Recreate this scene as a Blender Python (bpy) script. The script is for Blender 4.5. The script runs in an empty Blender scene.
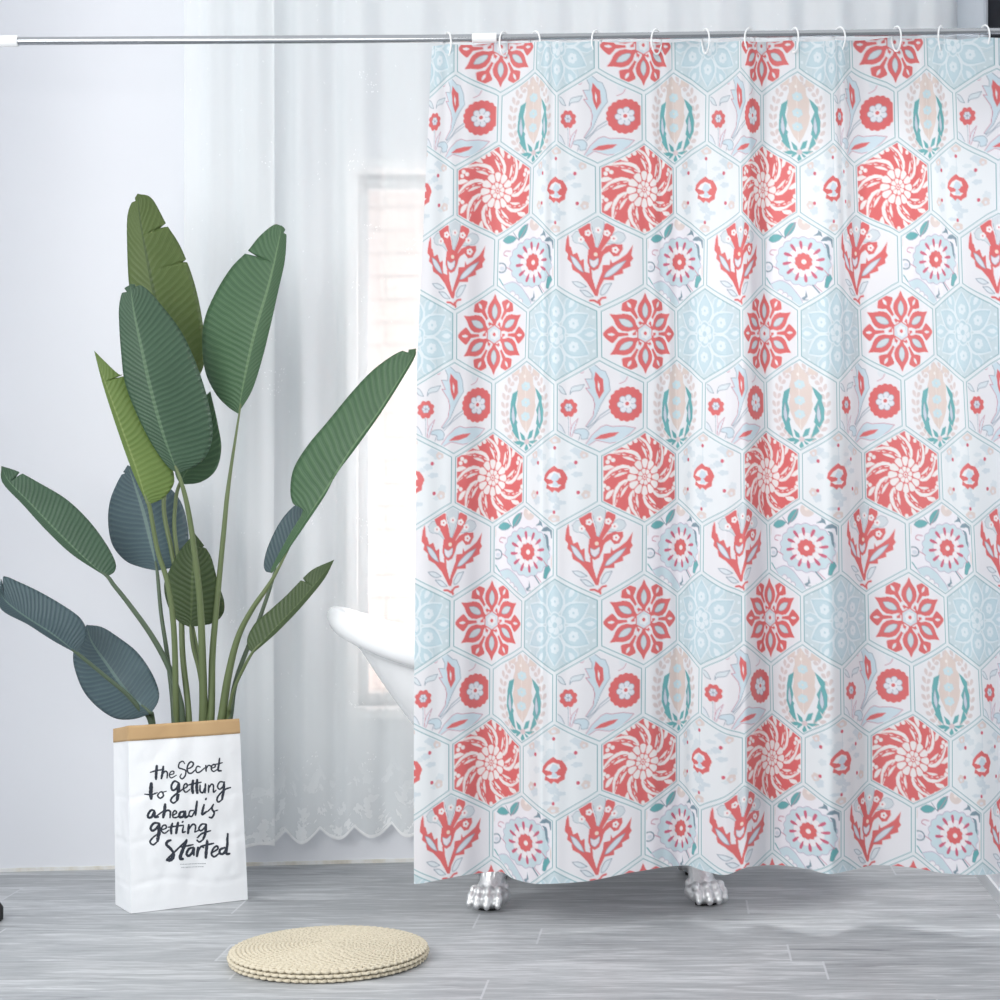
import bpy, bmesh, math, random
import numpy as np
from mathutils import Vector, noise
random.seed(7)
C = bpy.context.scene.collection

# ------------------------------------------------------------------ camera model
F, PX0, PY0, H, CY = 1900.0, 680.0, 500.0, 0.92, -4.1
def W(px, py, D):
    return Vector(((px-PX0)*D/F, D+CY, H-(py-PY0)*D/F))
cam = bpy.data.cameras.new('camera'); co = bpy.data.objects.new('camera', cam); C.objects.link(co)
co.location = (0, CY, H); co.rotation_euler = (math.pi/2, 0, 0)
cam.sensor_width = 36; cam.lens = 36*F/1000; cam.shift_x = -(PX0-500)/1000; cam.shift_y = 0
cam.clip_start = .05
bpy.context.scene.camera = co

# ------------------------------------------------------------------ helpers
def lin(c):
    r = []
    for v in c[:3]:
        v = v/255.0
        r.append(v/12.92 if v <= .04045 else ((v+.055)/1.055)**2.4)
    return r
def lin4(c): return tuple(lin(c))+(1.0,)

class N:
    """tiny node-tree helper"""
    def __init__(s, name):
        s.m = bpy.data.materials.new(name); s.m.use_nodes = True
        s.t = s.m.node_tree; s.t.nodes.clear()
        s.out = s.n('ShaderNodeOutputMaterial')
    def n(s, typ, **kw):
        nd = s.t.nodes.new(typ)
        for k, v in kw.items():
            if k.startswith('i_'): nd.inputs[k[2:].replace('_', ' ')].default_value = v
            else: setattr(nd, k, v)
        return nd
    def l(s, a, b): s.t.links.new(a, b)
    def math(s, op, a, b=None, clamp=False):
        nd = s.n('ShaderNodeMath', operation=op); nd.use_clamp = clamp
        for i, v in enumerate((a, b)):
            if v is None: continue
            if isinstance(v, (int, float)): nd.inputs[i].default_value = v
            else: s.l(v, nd.inputs[i])
        return nd.outputs[0]
    def mix(s, f, a, b):
        nd = s.n('ShaderNodeMix', data_type='RGBA')
        for sock, v in ((nd.inputs[0], f), (nd.inputs[6], a), (nd.inputs[7], b)):
            if isinstance(v, (int, float)): sock.default_value = v
            elif isinstance(v, (tuple, list)): sock.default_value = v if len(v) == 4 else tuple(v)+(1,)
            else: s.l(v, sock)
        return nd.outputs[2]
    def ramp(s, f, stops):
        nd = s.n('ShaderNodeValToRGB'); e = nd.color_ramp.elements
        while len(e) < len(stops): e.new(.5)
        for k, (p, c) in enumerate(stops): e[k].position = p; e[k].color = c if len(c) == 4 else tuple(c)+(1,)
        s.l(f, nd.inputs[0]); return nd.outputs[0]
    def bsdf(s, col=None, rough=.5, metal=0, spec=.5, bump=None, bstr=.3, bdist=.002, **kw):
        b = s.n('ShaderNodeBsdfPrincipled')
        b.inputs['Roughness'].default_value = rough if isinstance(rough, (int, float)) else .5
        if not isinstance(rough, (int, float)): s.l(rough, b.inputs['Roughness'])
        b.inputs['Metallic'].default_value = metal; b.inputs['Specular IOR Level'].default_value = spec
        if isinstance(col, (tuple, list)): b.inputs['Base Color'].default_value = col
        elif col is not None: s.l(col, b.inputs['Base Color'])
        if bump is not None:
            bn = s.n('ShaderNodeBump'); bn.inputs['Strength'].default_value = bstr; bn.inputs['Distance'].default_value = bdist
            s.l(bump, bn.inputs['Height']); s.l(bn.outputs[0], b.inputs['Normal'])
        for k, v in kw.items(): b.inputs[k.replace('_', ' ')].default_value = v
        return b
    def done(s, b): s.l(b.outputs[0], s.out.inputs[0]); return s.m
    def obco(s): return s.n('ShaderNodeTexCoord').outputs['Object']
    def noise(s, vec, scale, detail=4, rough=.5, sc=None, dist=0.0):
        if sc is not None:
            mp = s.n('ShaderNodeMapping'); mp.inputs['Scale'].default_value = sc; s.l(vec, mp.inputs['Vector']); vec = mp.outputs[0]
        nd = s.n('ShaderNodeTexNoise'); nd.inputs['Scale'].default_value = scale; nd.inputs['Detail'].default_value = detail
        nd.inputs['Roughness'].default_value = rough
        nd.inputs['Distortion'].default_value = dist; s.l(vec, nd.inputs['Vector']); return nd.outputs['Fac']

def simple(name, rgb, rough=.5, metal=0, spec=.5, nscale=30, namp=.04, bstr=.05, bdist=.001):
    k = N(name); co = k.obco(); f = k.noise(co, nscale)
    a = lin(rgb); lo = tuple(max(0, v*(1-namp)) for v in a)+(1,); hi = tuple(min(1, v*(1+namp)) for v in a)+(1,)
    return k.done(k.bsdf(k.mix(f, lo, hi), rough, metal, spec, bump=f, bstr=bstr, bdist=bdist))

def mesh_obj(name, verts, faces, mat, parent=None, origin=(0, 0, 0), smooth=True, uvs=None):
    me = bpy.data.meshes.new(name)
    o0 = Vector(origin)
    me.from_pydata([tuple(Vector(v)-o0) for v in verts], [], faces)
    if smooth: me.polygons.foreach_set('use_smooth', [True]*len(me.polygons))
    if uvs is not None:
        ul = me.uv_layers.new(name='UVMap')
        for lp in me.loops: ul.data[lp.index].uv = uvs[lp.vertex_index]
    me.update()
    o = bpy.data.objects.new(name, me); C.objects.link(o)
    if mat: me.materials.append(mat)
    if parent is not None: o.parent = parent
    else: o.location = origin
    return o
def empty(name, loc, rz=0):
    o = bpy.data.objects.new(name, None); C.objects.link(o); o.location = loc; o.rotation_euler = (0, 0, rz)
    o.empty_display_size = .05
    return o
def tag(o, label=None, cat=None, group=None, kind=None):
    if label: o['label'] = label
    if cat: o['category'] = cat
    if group: o['group'] = group
    if kind: o['kind'] = kind
    return o

class MB:
    def __init__(s): s.v = []; s.f = []
    def add(s, vs, fs):
        b = len(s.v); s.v += [Vector(v) for v in vs]; s.f += [tuple(b+i for i in f) for f in fs]
    def box(s, lo, hi):
        x0, y0, z0 = lo; x1, y1, z1 = hi
        s.add([(x0,y0,z0),(x1,y0,z0),(x1,y1,z0),(x0,y1,z0),(x0,y0,z1),(x1,y0,z1),(x1,y1,z1),(x0,y1,z1)],
              [(0,3,2,1),(4,5,6,7),(0,1,5,4),(1,2,6,5),(2,3,7,6),(3,0,4,7)])
    def tube(s, pts, rad, seg=12, cap=True, closed=False):
        pts = [Vector(p) for p in pts]; n = len(pts)
        rad = [rad]*n if isinstance(rad, (int, float)) else rad
        up = None; rings = []
        for i, p in enumerate(pts):
            if closed: t = pts[(i+1) % n]-pts[i-1]
            else: t = pts[min(i+1, n-1)]-pts[max(i-1, 0)]
            t.normalize()
            if up is None:
                up = Vector((0, 0, 1)) if abs(t.z) < .9 else Vector((1, 0, 0))
            a = up-t*up.dot(t); a.normalize(); b = t.cross(a); up = a
            rings.append([p+(a*math.cos(2*math.pi*k/seg)+b*math.sin(2*math.pi*k/seg))*rad[i] for k in range(seg)])
        vs = [v for r in rings for v in r]; fs = []
        for i in range(n if closed else n-1):
            for k in range(seg):
                i2 = (i+1) % n; k2 = (k+1) % seg
                fs.append((i*seg+k, i*seg+k2, i2*seg+k2, i2*seg+k))
        if cap and not closed:
            fs.append(tuple(range(seg-1, -1, -1))); fs.append(tuple((n-1)*seg+k for k in range(seg)))
        s.add(vs, fs)
    def ellipsoid(s, c, r, rot=None, nu=16, nv=10):
        c = Vector(c); vs = []; fs = []
        for j in range(nv+1):
            th = math.pi*j/nv
            for i in range(nu):
                ph = 2*math.pi*i/nu
                p = Vector((r[0]*math.sin(th)*math.cos(ph), r[1]*math.sin(th)*math.sin(ph), r[2]*math.cos(th)))
                if rot is not None: p = rot @ p
                vs.append(c+p)
        for j in range(nv):
            for i in range(nu):
                fs.append((j*nu+i, (j+1)*nu+i, (j+1)*nu+(i+1) % nu, j*nu+(i+1) % nu))
        s.add(vs, fs)
    def obj(s, name, mat, parent=None, origin=(0, 0, 0), smooth=True):
        return mesh_obj(name, s.v, s.f, mat, parent, origin, smooth)

def bevel(o, w, seg=3):
    m = o.modifiers.new('bevel', 'BEVEL'); m.width = w; m.segments = seg; m.limit_method = 'ANGLE'; m.angle_limit = math.radians(40)
    return o
def autosmooth(o, ang=40):
    me = o.data
    try: me.set_sharp_from_angle(angle=math.radians(ang))
    except Exception: pass
    return o
def catmull(pts, n=8):
    P = [Vector(p) for p in pts]
    if len(P) < 3:
        return [P[0].lerp(P[-1], k/n) for k in range(n+1)]
    P = [P[0]*2-P[1]]+P+[P[-1]*2-P[-2]]; out = []
    for i in range(1, len(P)-2):
        for k in range(n):
            t = k/n; a, b, c, d = P[i-1], P[i], P[i+1], P[i+2]
            out.append(.5*((2*b)+(c-a)*t+(2*a-5*b+4*c-d)*t*t+(3*b-a-3*c+d)*t**3))
    out.append(P[-2]); return out
def resample(pts, n):
    P = np.array([tuple(p) for p in pts], float)
    d = np.r_[0, np.cumsum(np.linalg.norm(np.diff(P, axis=0), axis=1))]
    t = np.linspace(0, d[-1], n)
    return np.stack([np.interp(t, d, P[:, k]) for k in range(P.shape[1])], 1)
def pchip(x, y, xi):
    x = np.asarray(x, float); y = np.asarray(y, float); h = np.diff(x); d = np.diff(y)/h
    m = np.zeros_like(y); m[0] = d[0]; m[-1] = d[-1]
    for i in range(1, len(x)-1):
        if d[i-1]*d[i] > 0:
            w1 = 2*h[i]+h[i-1]; w2 = h[i]+2*h[i-1]; m[i] = (w1+w2)/(w1/d[i-1]+w2/d[i])
    k = np.clip(np.searchsorted(x, xi)-1, 0, len(x)-2); t = (xi-x[k])/h[k]
    return ((2*t**3-3*t**2+1)*y[k]+(t**3-2*t**2+t)*h[k]*m[k]+(-2*t**3+3*t**2)*y[k+1]+(t**3-t**2)*h[k]*m[k+1])

# ------------------------------------------------------------------ room shell
WX, WY, WS = -1.72, .595, .131           # back wall: y = WY + WS*(x-WX)
WA = math.atan(WS); ca, sa = math.cos(WA), math.sin(WA)
RX = .73
def wall_y(x): return WY+WS*(x-WX)
S1 = (RX-WX)/ca

# floor planks
k = N('grey wood planks'); cc = k.obco()
sep = k.n('ShaderNodeSeparateXYZ'); k.l(cc, sep.inputs[0])
PW, PL = .145, 1.15
row = k.math('FLOOR', k.math('DIVIDE', k.math('ADD', sep.outputs[1], 20.03), PW))
fy = k.math('FRACT', k.math('DIVIDE', k.math('ADD', sep.outputs[1], 20.03), PW))
wn = k.n('ShaderNodeTexWhiteNoise', noise_dimensions='1D'); k.l(row, wn.inputs['W'])
xs = k.math('DIVIDE', k.math('ADD', k.math('ADD', sep.outputs[0], 20), k.math('MULTIPLY', wn.outputs[0], PL*3)), PL)
fx = k.math('FRACT', xs); colid = k.math('FLOOR', xs)
comb = k.n('ShaderNodeCombineXYZ'); k.l(colid, comb.inputs[0]); k.l(row, comb.inputs[1])
wn2 = k.n('ShaderNodeTexWhiteNoise', noise_dimensions='2D'); k.l(comb.outputs[0], wn2.inputs['Vector'])
off = k.n('ShaderNodeVectorMath', operation='SCALE'); k.l(wn2.outputs['Color'], off.inputs[0]); off.inputs['Scale'].default_value = 9
add = k.n('ShaderNodeVectorMath', operation='ADD'); k.l(cc, add.inputs[0]); k.l(off.outputs[0], add.inputs[1])
g1 = k.noise(add.outputs[0], 3.6, 6, .62, sc=(1.3, 12, 1), dist=.9)
g2 = k.noise(add.outputs[0], 16, 5, .7, sc=(.9, 11, 1), dist=.5)
g3 = k.noise(add.outputs[0], 1.3, 3, .5, sc=(.8, 2.5, 1))
grain = k.math('ADD', k.math('MULTIPLY', g1, .55), k.math('ADD', k.math('MULTIPLY', g2, .3), k.math('MULTIPLY', g3, .25)))
base = k.ramp(grain, [(.38, lin4((112, 115, 119))), (.47, lin4((150, 153, 157))), (.55, lin4((163, 166, 169))), (.66, lin4((196, 198, 201)))])
tone = k.math('ADD', k.math('MULTIPLY', wn2.outputs['Value'], .14), .93)
hsv = k.n('ShaderNodeHueSaturation'); k.l(base, hsv.inputs['Color']); k.l(tone, hsv.inputs['Value'])
jx = k.math('LESS_THAN', k.math('MINIMUM', fx, k.math('SUBTRACT', 1, fx)), 0.0022/PL)
jy = k.math('LESS_THAN', k.math('MINIMUM', fy, k.math('SUBTRACT', 1, fy)), .0008/PW)
c2 = k.mix(k.math('MULTIPLY', jx, .8), hsv.outputs[0], lin4((196, 198, 202)))  # end joints painted pale: light reflecting off their bevels, put into the colour
c3 = k.mix(k.math('MULTIPLY', jy, .35), c2, lin4((108, 112, 120)))
ht = k.math('SUBTRACT', k.math('MULTIPLY', grain, .5), k.math('MULTIPLY', k.math('MAXIMUM', jx, jy), 1))
M_floor = k.done(k.bsdf(c3, .42, 0, .4, bump=ht, bstr=.25, bdist=.001))
mb = MB(); mb.add([(-2.2, -4.6, 0), (2.0, -4.6, 0), (2.0, 1.2, 0), (-2.2, 1.2, 0)], [(0, 1, 2, 3)])
mb.add([(-2.2, -4.6, -.03), (2.0, -4.6, -.03), (2.0, 1.2, -.03), (-2.2, 1.2, -.03)], [(3, 2, 1, 0)])
tag(mb.obj('floor', M_floor, smooth=False), kind='structure')

M_wall = simple('white painted plaster', (234, 236, 241), .8, spec=.2, nscale=3, namp=.02, bstr=.08, bdist=.002)
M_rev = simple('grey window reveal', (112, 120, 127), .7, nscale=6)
M_white = simple('white gloss frame', (244, 246, 248), .35, nscale=5, namp=.015)
M_cream = None
k = N('cream worn baseboard'); cc = k.obco(); f = k.noise(cc, 16, 5, .6, sc=(1, 1, .6)); f2 = k.noise(cc, 60, 3)
M_cream = k.done(k.bsdf(k.ramp(f, [(.3, lin4((206, 200, 186))), (.46, lin4((226, 223, 214))), (.56, lin4((232, 232, 229))), (.7, lin4((238, 240, 241)))]), .6, bump=f2))
M_base = simple('pale grey baseboard', (214, 217, 220), .5)
M_dark = simple('dark glass', (10, 13, 22), .6, spec=.03, nscale=4)
M_alu = simple('grey aluminium frame', (176, 184, 192), .45, nscale=8)

def wall_xform(s, d, z):     # s along the wall, d into the wall (away from room)
    return Vector((WX+s*ca-d*sa, WY+s*sa+d*ca, z))
def wbox(m, s0, s1, d0, d1, z0, z1):
    b = len(m.v)
    m.box((s0, d0, z0), (s1, d1, z1))
    for i in range(b, len(m.v)): v = m.v[i]; m.v[i] = wall_xform(v.x, v.y, v.z)
TH = .22; WZ = 2.5
s0, s1w, z0w, z1w = .905, 2.05, .385, 1.765
mb = MB()
BZ = 2.95
wbox(mb, -.1, s0, 0, TH, 0, BZ); wbox(mb, s1w, S1+.1, 0, TH, 0, BZ)
wbox(mb, s0, s1w, 0, TH, 0, z0w); wbox(mb, s0, s1w, 0, TH, z1w, BZ)
tag(mb.obj('wall_back', M_wall, smooth=False), kind='structure')
mb = MB(); mb.box((WX-.1, -.16, 0), (WX, WY, WZ)); tag(mb.obj('wall_left', M_wall, smooth=False), kind='structure')
mb = MB()
yA, yB, zA, zB = 4.13+CY, 4.53+CY, 1.25, 2.42
mb.box((RX, -.11, 0), (RX+.1, yA, WZ)); mb.box((RX, yB, 0), (RX+.1, wall_y(RX)+.05, WZ))
mb.box((RX, yA, 0), (RX+.1, yB, zA)); mb.box((RX, yA, zB), (RX+.1, yB, WZ))
tag(mb.obj('wall_right', M_wall, smooth=False), kind='structure')
mb = MB(); wbox(mb, 0, S1, -.004, 0.0, 0, .009)
tag(mb.obj('baseboard_back', M_cream, smooth=False), kind='structure')
mb = MB(); mb.box((RX-.006, -.11, 0), (RX, wall_y(RX), .032))
tag(mb.obj('baseboard_right', M_base, smooth=False), kind='structure')

# window in the back wall, behind the sheers
w1 = tag(empty('window_1', wall_xform((s0+s1w)/2, .1, z0w)), kind='structure'); L1 = w1.location
mb = MB()
wd = .022
for a in ((s0-wd, s0, z0w-wd, z1w+wd), (s1w, s1w+wd, z0w-wd, z1w+wd), (s0, s1w, z1w, z1w+wd), (s0, s1w, z0w-wd, z0w)):
    wbox(mb, a[0], a[1], -.007, 0, a[2], a[3])
mb.obj('casing', M_white, w1, L1, smooth=False)
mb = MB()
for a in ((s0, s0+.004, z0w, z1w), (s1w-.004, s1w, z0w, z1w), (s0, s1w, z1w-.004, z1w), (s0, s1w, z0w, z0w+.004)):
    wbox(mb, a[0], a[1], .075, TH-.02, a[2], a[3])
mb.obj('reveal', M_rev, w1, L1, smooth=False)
mb = MB()
for a in ((s0, s0+.005, z0w, z1w), (s1w-.005, s1w, z0w, z1w), (s0, s1w, z1w-.005, z1w), (s0, s1w, z0w, z0w+.005)):
    wbox(mb, a[0], a[1], -.007, .075, a[2], a[3])
mb.obj('lining', M_white, w1, L1, smooth=False)
mb = MB()
fr = .028
for a in ((s0+.004, s0+fr, z0w, z1w), (s1w-fr, s1w-.004, z0w, z1w), (s0, s1w, z1w-fr, z1w-.004), (s0, s1w, z0w+.004, z0w+fr), ((s0+s1w)/2-.02, (s0+s1w)/2+.02, z0w, z1w)):
    wbox(mb, a[0], a[1], TH-.05, TH-.01, a[2], a[3])
mb.obj('sash', M_white, w1, L1, smooth=False)
k = N('window glass'); tr = k.n('ShaderNodeBsdfTransparent'); gl = k.n('ShaderNodeBsdfGlossy'); gl.inputs['Roughness'].default_value = .03
fn = k.n('ShaderNodeFresnel'); fn.inputs[0].default_value = 1.4; ms = k.n('ShaderNodeMixShader')
k.l(fn.outputs[0], ms.inputs[0]); k.l(tr.outputs[0], ms.inputs[1]); k.l(gl.outputs[0], ms.inputs[2]); M_glass = k.done(ms)
mb = MB(); wbox(mb, s0+.01, s1w-.01, TH-.034, TH-.03, z0w+.01, z1w-.01); mb.obj('pane', M_glass, w1, L1, smooth=False)

# dark glazed opening high on the right wall
w2 = tag(empty('window_2', (RX+.02, (yA+yB)/2, zA)), kind='structure')
mb = MB()
for (a, b, c, d) in ((yA, yA+.03, zA, zB), (yB-.015, yB, zA, zB), (yA, yB, zA, zA+.03), (yA, yB, zB-.03, zB)):
    mb.box((RX-.004, a, c), (RX+.05, b, d))
mb.obj('sash', M_alu, w2, w2.location, smooth=False)
mb = MB(); mb.box((RX-.006, yB, 0.032), (RX, wall_y(RX)-.005, WZ)); mb.obj('jamb', M_alu, w2, w2.location, smooth=False)
mb = MB(); mb.box((RX+.002, yA+.01, zA+.01), (RX+.008, yB-.01, zB-.01)); mb.obj('pane', M_dark, w2, w2.location, smooth=False)

# brick wall outside
k = N('sunlit pinkish brick'); cc = k.obco()
sx = k.n('ShaderNodeSeparateXYZ'); k.l(cc, sx.inputs[0]); cb = k.n('ShaderNodeCombineXYZ'); k.l(sx.outputs[0], cb.inputs[0]); k.l(sx.outputs[2], cb.inputs[1])
br = k.n('ShaderNodeTexBrick'); k.l(cb.outputs[0], br.inputs['Vector'])
for i, v in (('Scale', 1.0), ('Brick Width', .24), ('Row Height', .075), ('Mortar Size', .006)): br.inputs[i].default_value = v
br.inputs['Color1'].default_value = lin4((222, 198, 188)); br.inputs['Color2'].default_value = lin4((232, 214, 206)); br.inputs['Mortar'].default_value = lin4((196, 178, 170))
M_brick = k.done(k.bsdf(br.outputs[0], .9, spec=.1))
mb = MB(); mb.box((-3.0, 2.1, -.3), (2.6, 2.2, 3.4)); tag(mb.obj('wall_exterior', M_brick, smooth=False), kind='structure')

# ------------------------------------------------------------------ sheer curtains
def sheer_material():
    k = N('embroidered white voile'); tc = k.n('ShaderNodeTexCoord'); uv = tc.outputs['UV']
    su = k.n('ShaderNodeSeparateXYZ'); k.l(uv, su.inputs[0])
    v1 = k.n('ShaderNodeTexVoronoi', feature='F1'); v1.inputs['Scale'].default_value = 7.5; v1.inputs['Randomness'].default_value = .8; k.l(uv, v1.inputs['Vector'])
    cl = k.math('LESS_THAN', v1.outputs['Distance'], .24)                     # sparse clusters
    pick = k.math('GREATER_THAN', k.n('ShaderNodeSeparateColor').outputs[0], 0)
    sc = k.n('ShaderNodeSeparateColor'); k.l(v1.outputs['Color'], sc.inputs[0])
    cl = k.math('MULTIPLY', cl, k.math('GREATER_THAN', sc.outputs[0], .45))
    v2 = k.n('ShaderNodeTexVoronoi', feature='F1'); v2.inputs['Scale'].default_value = 115; k.l(uv, v2.inputs['Vector'])
    dot = k.math('LESS_THAN', v2.outputs['Distance'], .22)
    v3 = k.n('ShaderNodeTexVoronoi', feature='F1'); v3.inputs['Scale'].default_value = 30; k.l(uv, v3.inputs['Vector'])
    dot3 = k.math('LESS_THAN', v3.outputs['Distance'], .07)
    # embroidery grows dense towards the hem (v = height above the hem)
    hemz = k.math('SUBTRACT', 1, k.math('MULTIPLY', su.outputs[1], 5.5), clamp=True)
    nz = k.noise(uv, 26, 3, .6)
    leaf = k.math('MULTIPLY', k.math('GREATER_THAN', nz, .55), k.math('MULTIPLY', hemz, .8))
    border = k.math('LESS_THAN', su.outputs[1], .008)
    emb = k.math('MAXIMUM', k.math('MULTIPLY', k.math('MULTIPLY', cl, dot), .55), k.math('MULTIPLY', dot3, .3))
    emb = k.math('MAXIMUM', emb, k.math('MAXIMUM', leaf, border))
    df = k.n('ShaderNodeBsdfDiffuse'); tl = k.n('ShaderNodeBsdfTranslucent'); tp = k.n('ShaderNodeBsdfTransparent')
    colr = k.mix(emb, lin4((241, 245, 246)), lin4((251, 252, 252)))
    k.l(colr, df.inputs[0]); k.l(colr, tl.inputs[0])
    m1 = k.n('ShaderNodeMixShader'); m1.inputs[0].default_value = .15; k.l(df.outputs[0], m1.inputs[1]); k.l(tl.outputs[0], m1.inputs[2])
    m2 = k.n('ShaderNodeMixShader')
    k.l(k.math('SUBTRACT', .31, k.math('MULTIPLY', emb, .22)), m2.inputs[0]); k.l(m1.outputs[0], m2.inputs[1]); k.l(tp.outputs[0], m2.inputs[2])
    return k.done(m2)
M_sheer = sheer_material()
def sheer(px0, px1, off, folds, hem, seed, lab, step=1.3):
    """hanging panel parallel to the wall; folds = (spacing_m, amplitude_m); hem(px) gives the pixel-free hem height function"""
    rnd = random.Random(seed)
    # x range at the wall distance
    def x_at(px):
        x = -1.
        for _ in range(20): x = (px-PX0)*(wall_y(x)-off-CY)/F
        return x
    xa, xb = x_at(px0), x_at(px1); n = int((xb-xa)/.0035); nz = 90
    ph = []; p = 0
    for i in range(n+1):
        x = xa+(xb-xa)*i/n
        sp = folds[0]*(1+.45*noise.noise((x*4.0, seed, 0)))
        p += (xb-xa)/n/sp*2*math.pi; ph.append(p)
    vs = []; uv = []; fs = []
    for i in range(n+1):
        x = xa+(xb-xa)*i/n
        zh = hem(x)
        for j in range(nz+1):
            t = (j/nz)**1.5; z = zh+(2.34-zh)*t
            amp = folds[1]*(.75+.5*noise.noise((x*3, seed+5, z*.4)))
            ww = math.sin(ph[i]+.5*noise.noise((x*2, z*1.1, seed)))
            ww = ww*.8+.2*math.sin(2.3*ph[i]+z*.7)
            xx = x+.006*noise.noise((x*5, z*.8, seed+9))
            vs.append((xx, wall_y(x)-off+amp*ww, z)); uv.append((x*1.25, (z-zh)))
    for i in range(n):
        for j in range(nz):
            a = i*(nz+1)+j; fs.append((a, a+nz+1, a+nz+2, a+1))
    o = mesh_obj('sheer_curtain', vs, fs, M_sheer, uvs=uv)
    tag(o, lab, 'curtain', 'sheer curtains along the back wall'); return o
def hemA(x): return .048+.022*abs(math.sin((x+.02)*math.pi/.135))+.006*math.sin(x*9)
def hemB(x): return .066+.032*(1-abs(math.sin((x+.985)*math.pi/.086)))+.008*math.sin(x*7)
sheer(184, 273.5, .10, (.115, .024), hemA, 3, 'narrow sheer white curtain panel hanging behind the paper bag, left of the other')
sheer(262, 966, .055, (.15, .025), hemB, 11, 'wide sheer white curtain with scalloped hem hanging over the window behind the bathtub')

# ------------------------------------------------------------------ printed shower curtain: pattern painter
S = 4/.9                                       # canvas pixels per cloth unit
HW, RH = 90.0, 71.1                            # hexagon pitch, row pitch
CS = int(112*S)                                # motif canvas
WHITE = (236, 237, 242); CORAL = (222, 112, 113); AQUA = (207, 223, 229); PALE = (226, 237, 243); TEAL = (108, 176, 180)
GREY = (150, 166, 182); BEIGE = (226, 214, 211); PINK = (204, 148, 168); STEEL = (128, 152, 166)
class Canvas:
    def __init__(s, bg, zc=(0, 0), zs=(1, 1)):
        s.a = np.empty((CS, CS, 3)); s.a[:] = bg; s.zc = zc; s.zs = zs
    def P(s, p):                                # reading coordinates (y down) -> canvas pixels
        p = np.asarray(p, float).reshape(-1, 2)
        return np.stack([(p[:, 0]-s.zc[0])/s.zs[0]*S+CS/2, (p[:, 1]-s.zc[1])/s.zs[1]*S+CS/2], 1)
    def box(s, q, m=0):
        x0 = max(0, int(q[:, 0].min()-m)-1); x1 = min(CS, int(q[:, 0].max()+m)+2)
        y0 = max(0, int(q[:, 1].min()-m)-1); y1 = min(CS, int(q[:, 1].max()+m)+2)
        if x1 <= x0 or y1 <= y0: return None
        Y, X = np.mgrid[y0:y1, x0:x1]; return x0, x1, y0, y1, X+.5, Y+.5
    def _inside(s, q, X, Y):
        ins = np.zeros(X.shape, bool); n = len(q)
        for i in range(n):
            x1, y1 = q[i]; x2, y2 = q[(i+1) % n]
            if y1 == y2: continue
            c = ((y1 > Y) != (y2 > Y)) & (X < (x2-x1)*(Y-y1)/(y2-y1)+x1); ins ^= c
        return ins
    def poly(s, pts, col, line=None, lw=.8, smooth=None):
        if smooth is None: smooth = 4 <= len(pts) <= 9 and line is not None
        if smooth:
            h = max(2, len(pts)//2)
            pts = [tuple(v)[:2] for v in catmull([tuple(p)+(0,) for p in pts[:h+1]], 5)]+[tuple(v)[:2] for v in catmull([tuple(p)+(0,) for p in list(pts[h:])+[pts[0]]], 5)]
        q = s.P(pts); b = s.box(q)
        if b is None: return
        if col is not None:
            x0, x1, y0, y1, X, Y = b; s.a[y0:y1, x0:x1][s._inside(q, X, Y)] = col
        if line is not None: s.stroke(list(pts)+[pts[0]], lw, line)
    def stroke(s, pts, w, col, smooth=False):
        if smooth: pts = [tuple(v)[:2] for v in catmull([tuple(p)+(0,) for p in pts], 6)]
        q = s.P(pts); r = max(w*S/2, .5)
        for i in range(len(q)-1):
            b = s.box(q[i:i+2], r)
            if b is None: continue
            x0, x1, y0, y1, X, Y = b; d = q[i+1]-q[i]; L = max(d@d, 1e-9)
            t = np.clip(((X-q[i, 0])*d[0]+(Y-q[i, 1])*d[1])/L, 0, 1)
            m = (X-q[i, 0]-t*d[0])**2+(Y-q[i, 1]-t*d[1])**2 < r*r
            s.a[y0:y1, x0:x1][m] = col
    def disc(s, c, r, col, scal=0, depth=.1, line=None, lw=.8):
        rx, ry = (r, r) if isinstance(r, (int, float)) else r
        th = np.linspace(0, 2*math.pi, 97)[:-1]
        m = 1+(depth*(np.abs(np.sin(th*scal/2))-.6) if scal else 0)
        s.poly(np.stack([c[0]+rx*m*np.cos(th), c[1]+ry*m*np.sin(th)], 1).tolist(), col, line, lw, False)
    def petal(s, ang, prof, col, c=(0, 0), line=None, lw=.7, curl=0.0):   # prof: (radius, half width) along a ray, local units, y up
        L = []; R = []
        for r, w in prof:
            a = ang+curl*r; d = (math.cos(a), -math.sin(a)); n = (-d[1], d[0])
            L.append((c[0]+d[0]*r+n[0]*w, c[1]+d[1]*r+n[1]*w)); R.append((c[0]+d[0]*r-n[0]*w, c[1]+d[1]*r-n[1]*w))
        s.poly(L+R[::-1], col, line, lw, False)
PI = math.pi
def flowerlet(c, p, r, pet, col, dot, drr=.3, n=6, line=None):
    for i in range(n):
        a = 2*PI*i/n+.3; c.disc((p[0]+r*.58*math.cos(a), p[1]+r*.58*math.sin(a)), r*.42, pet, line=line, lw=.5)
    c.disc(p, r*.4, pet); c.disc(p, r*drr, dot)

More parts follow.
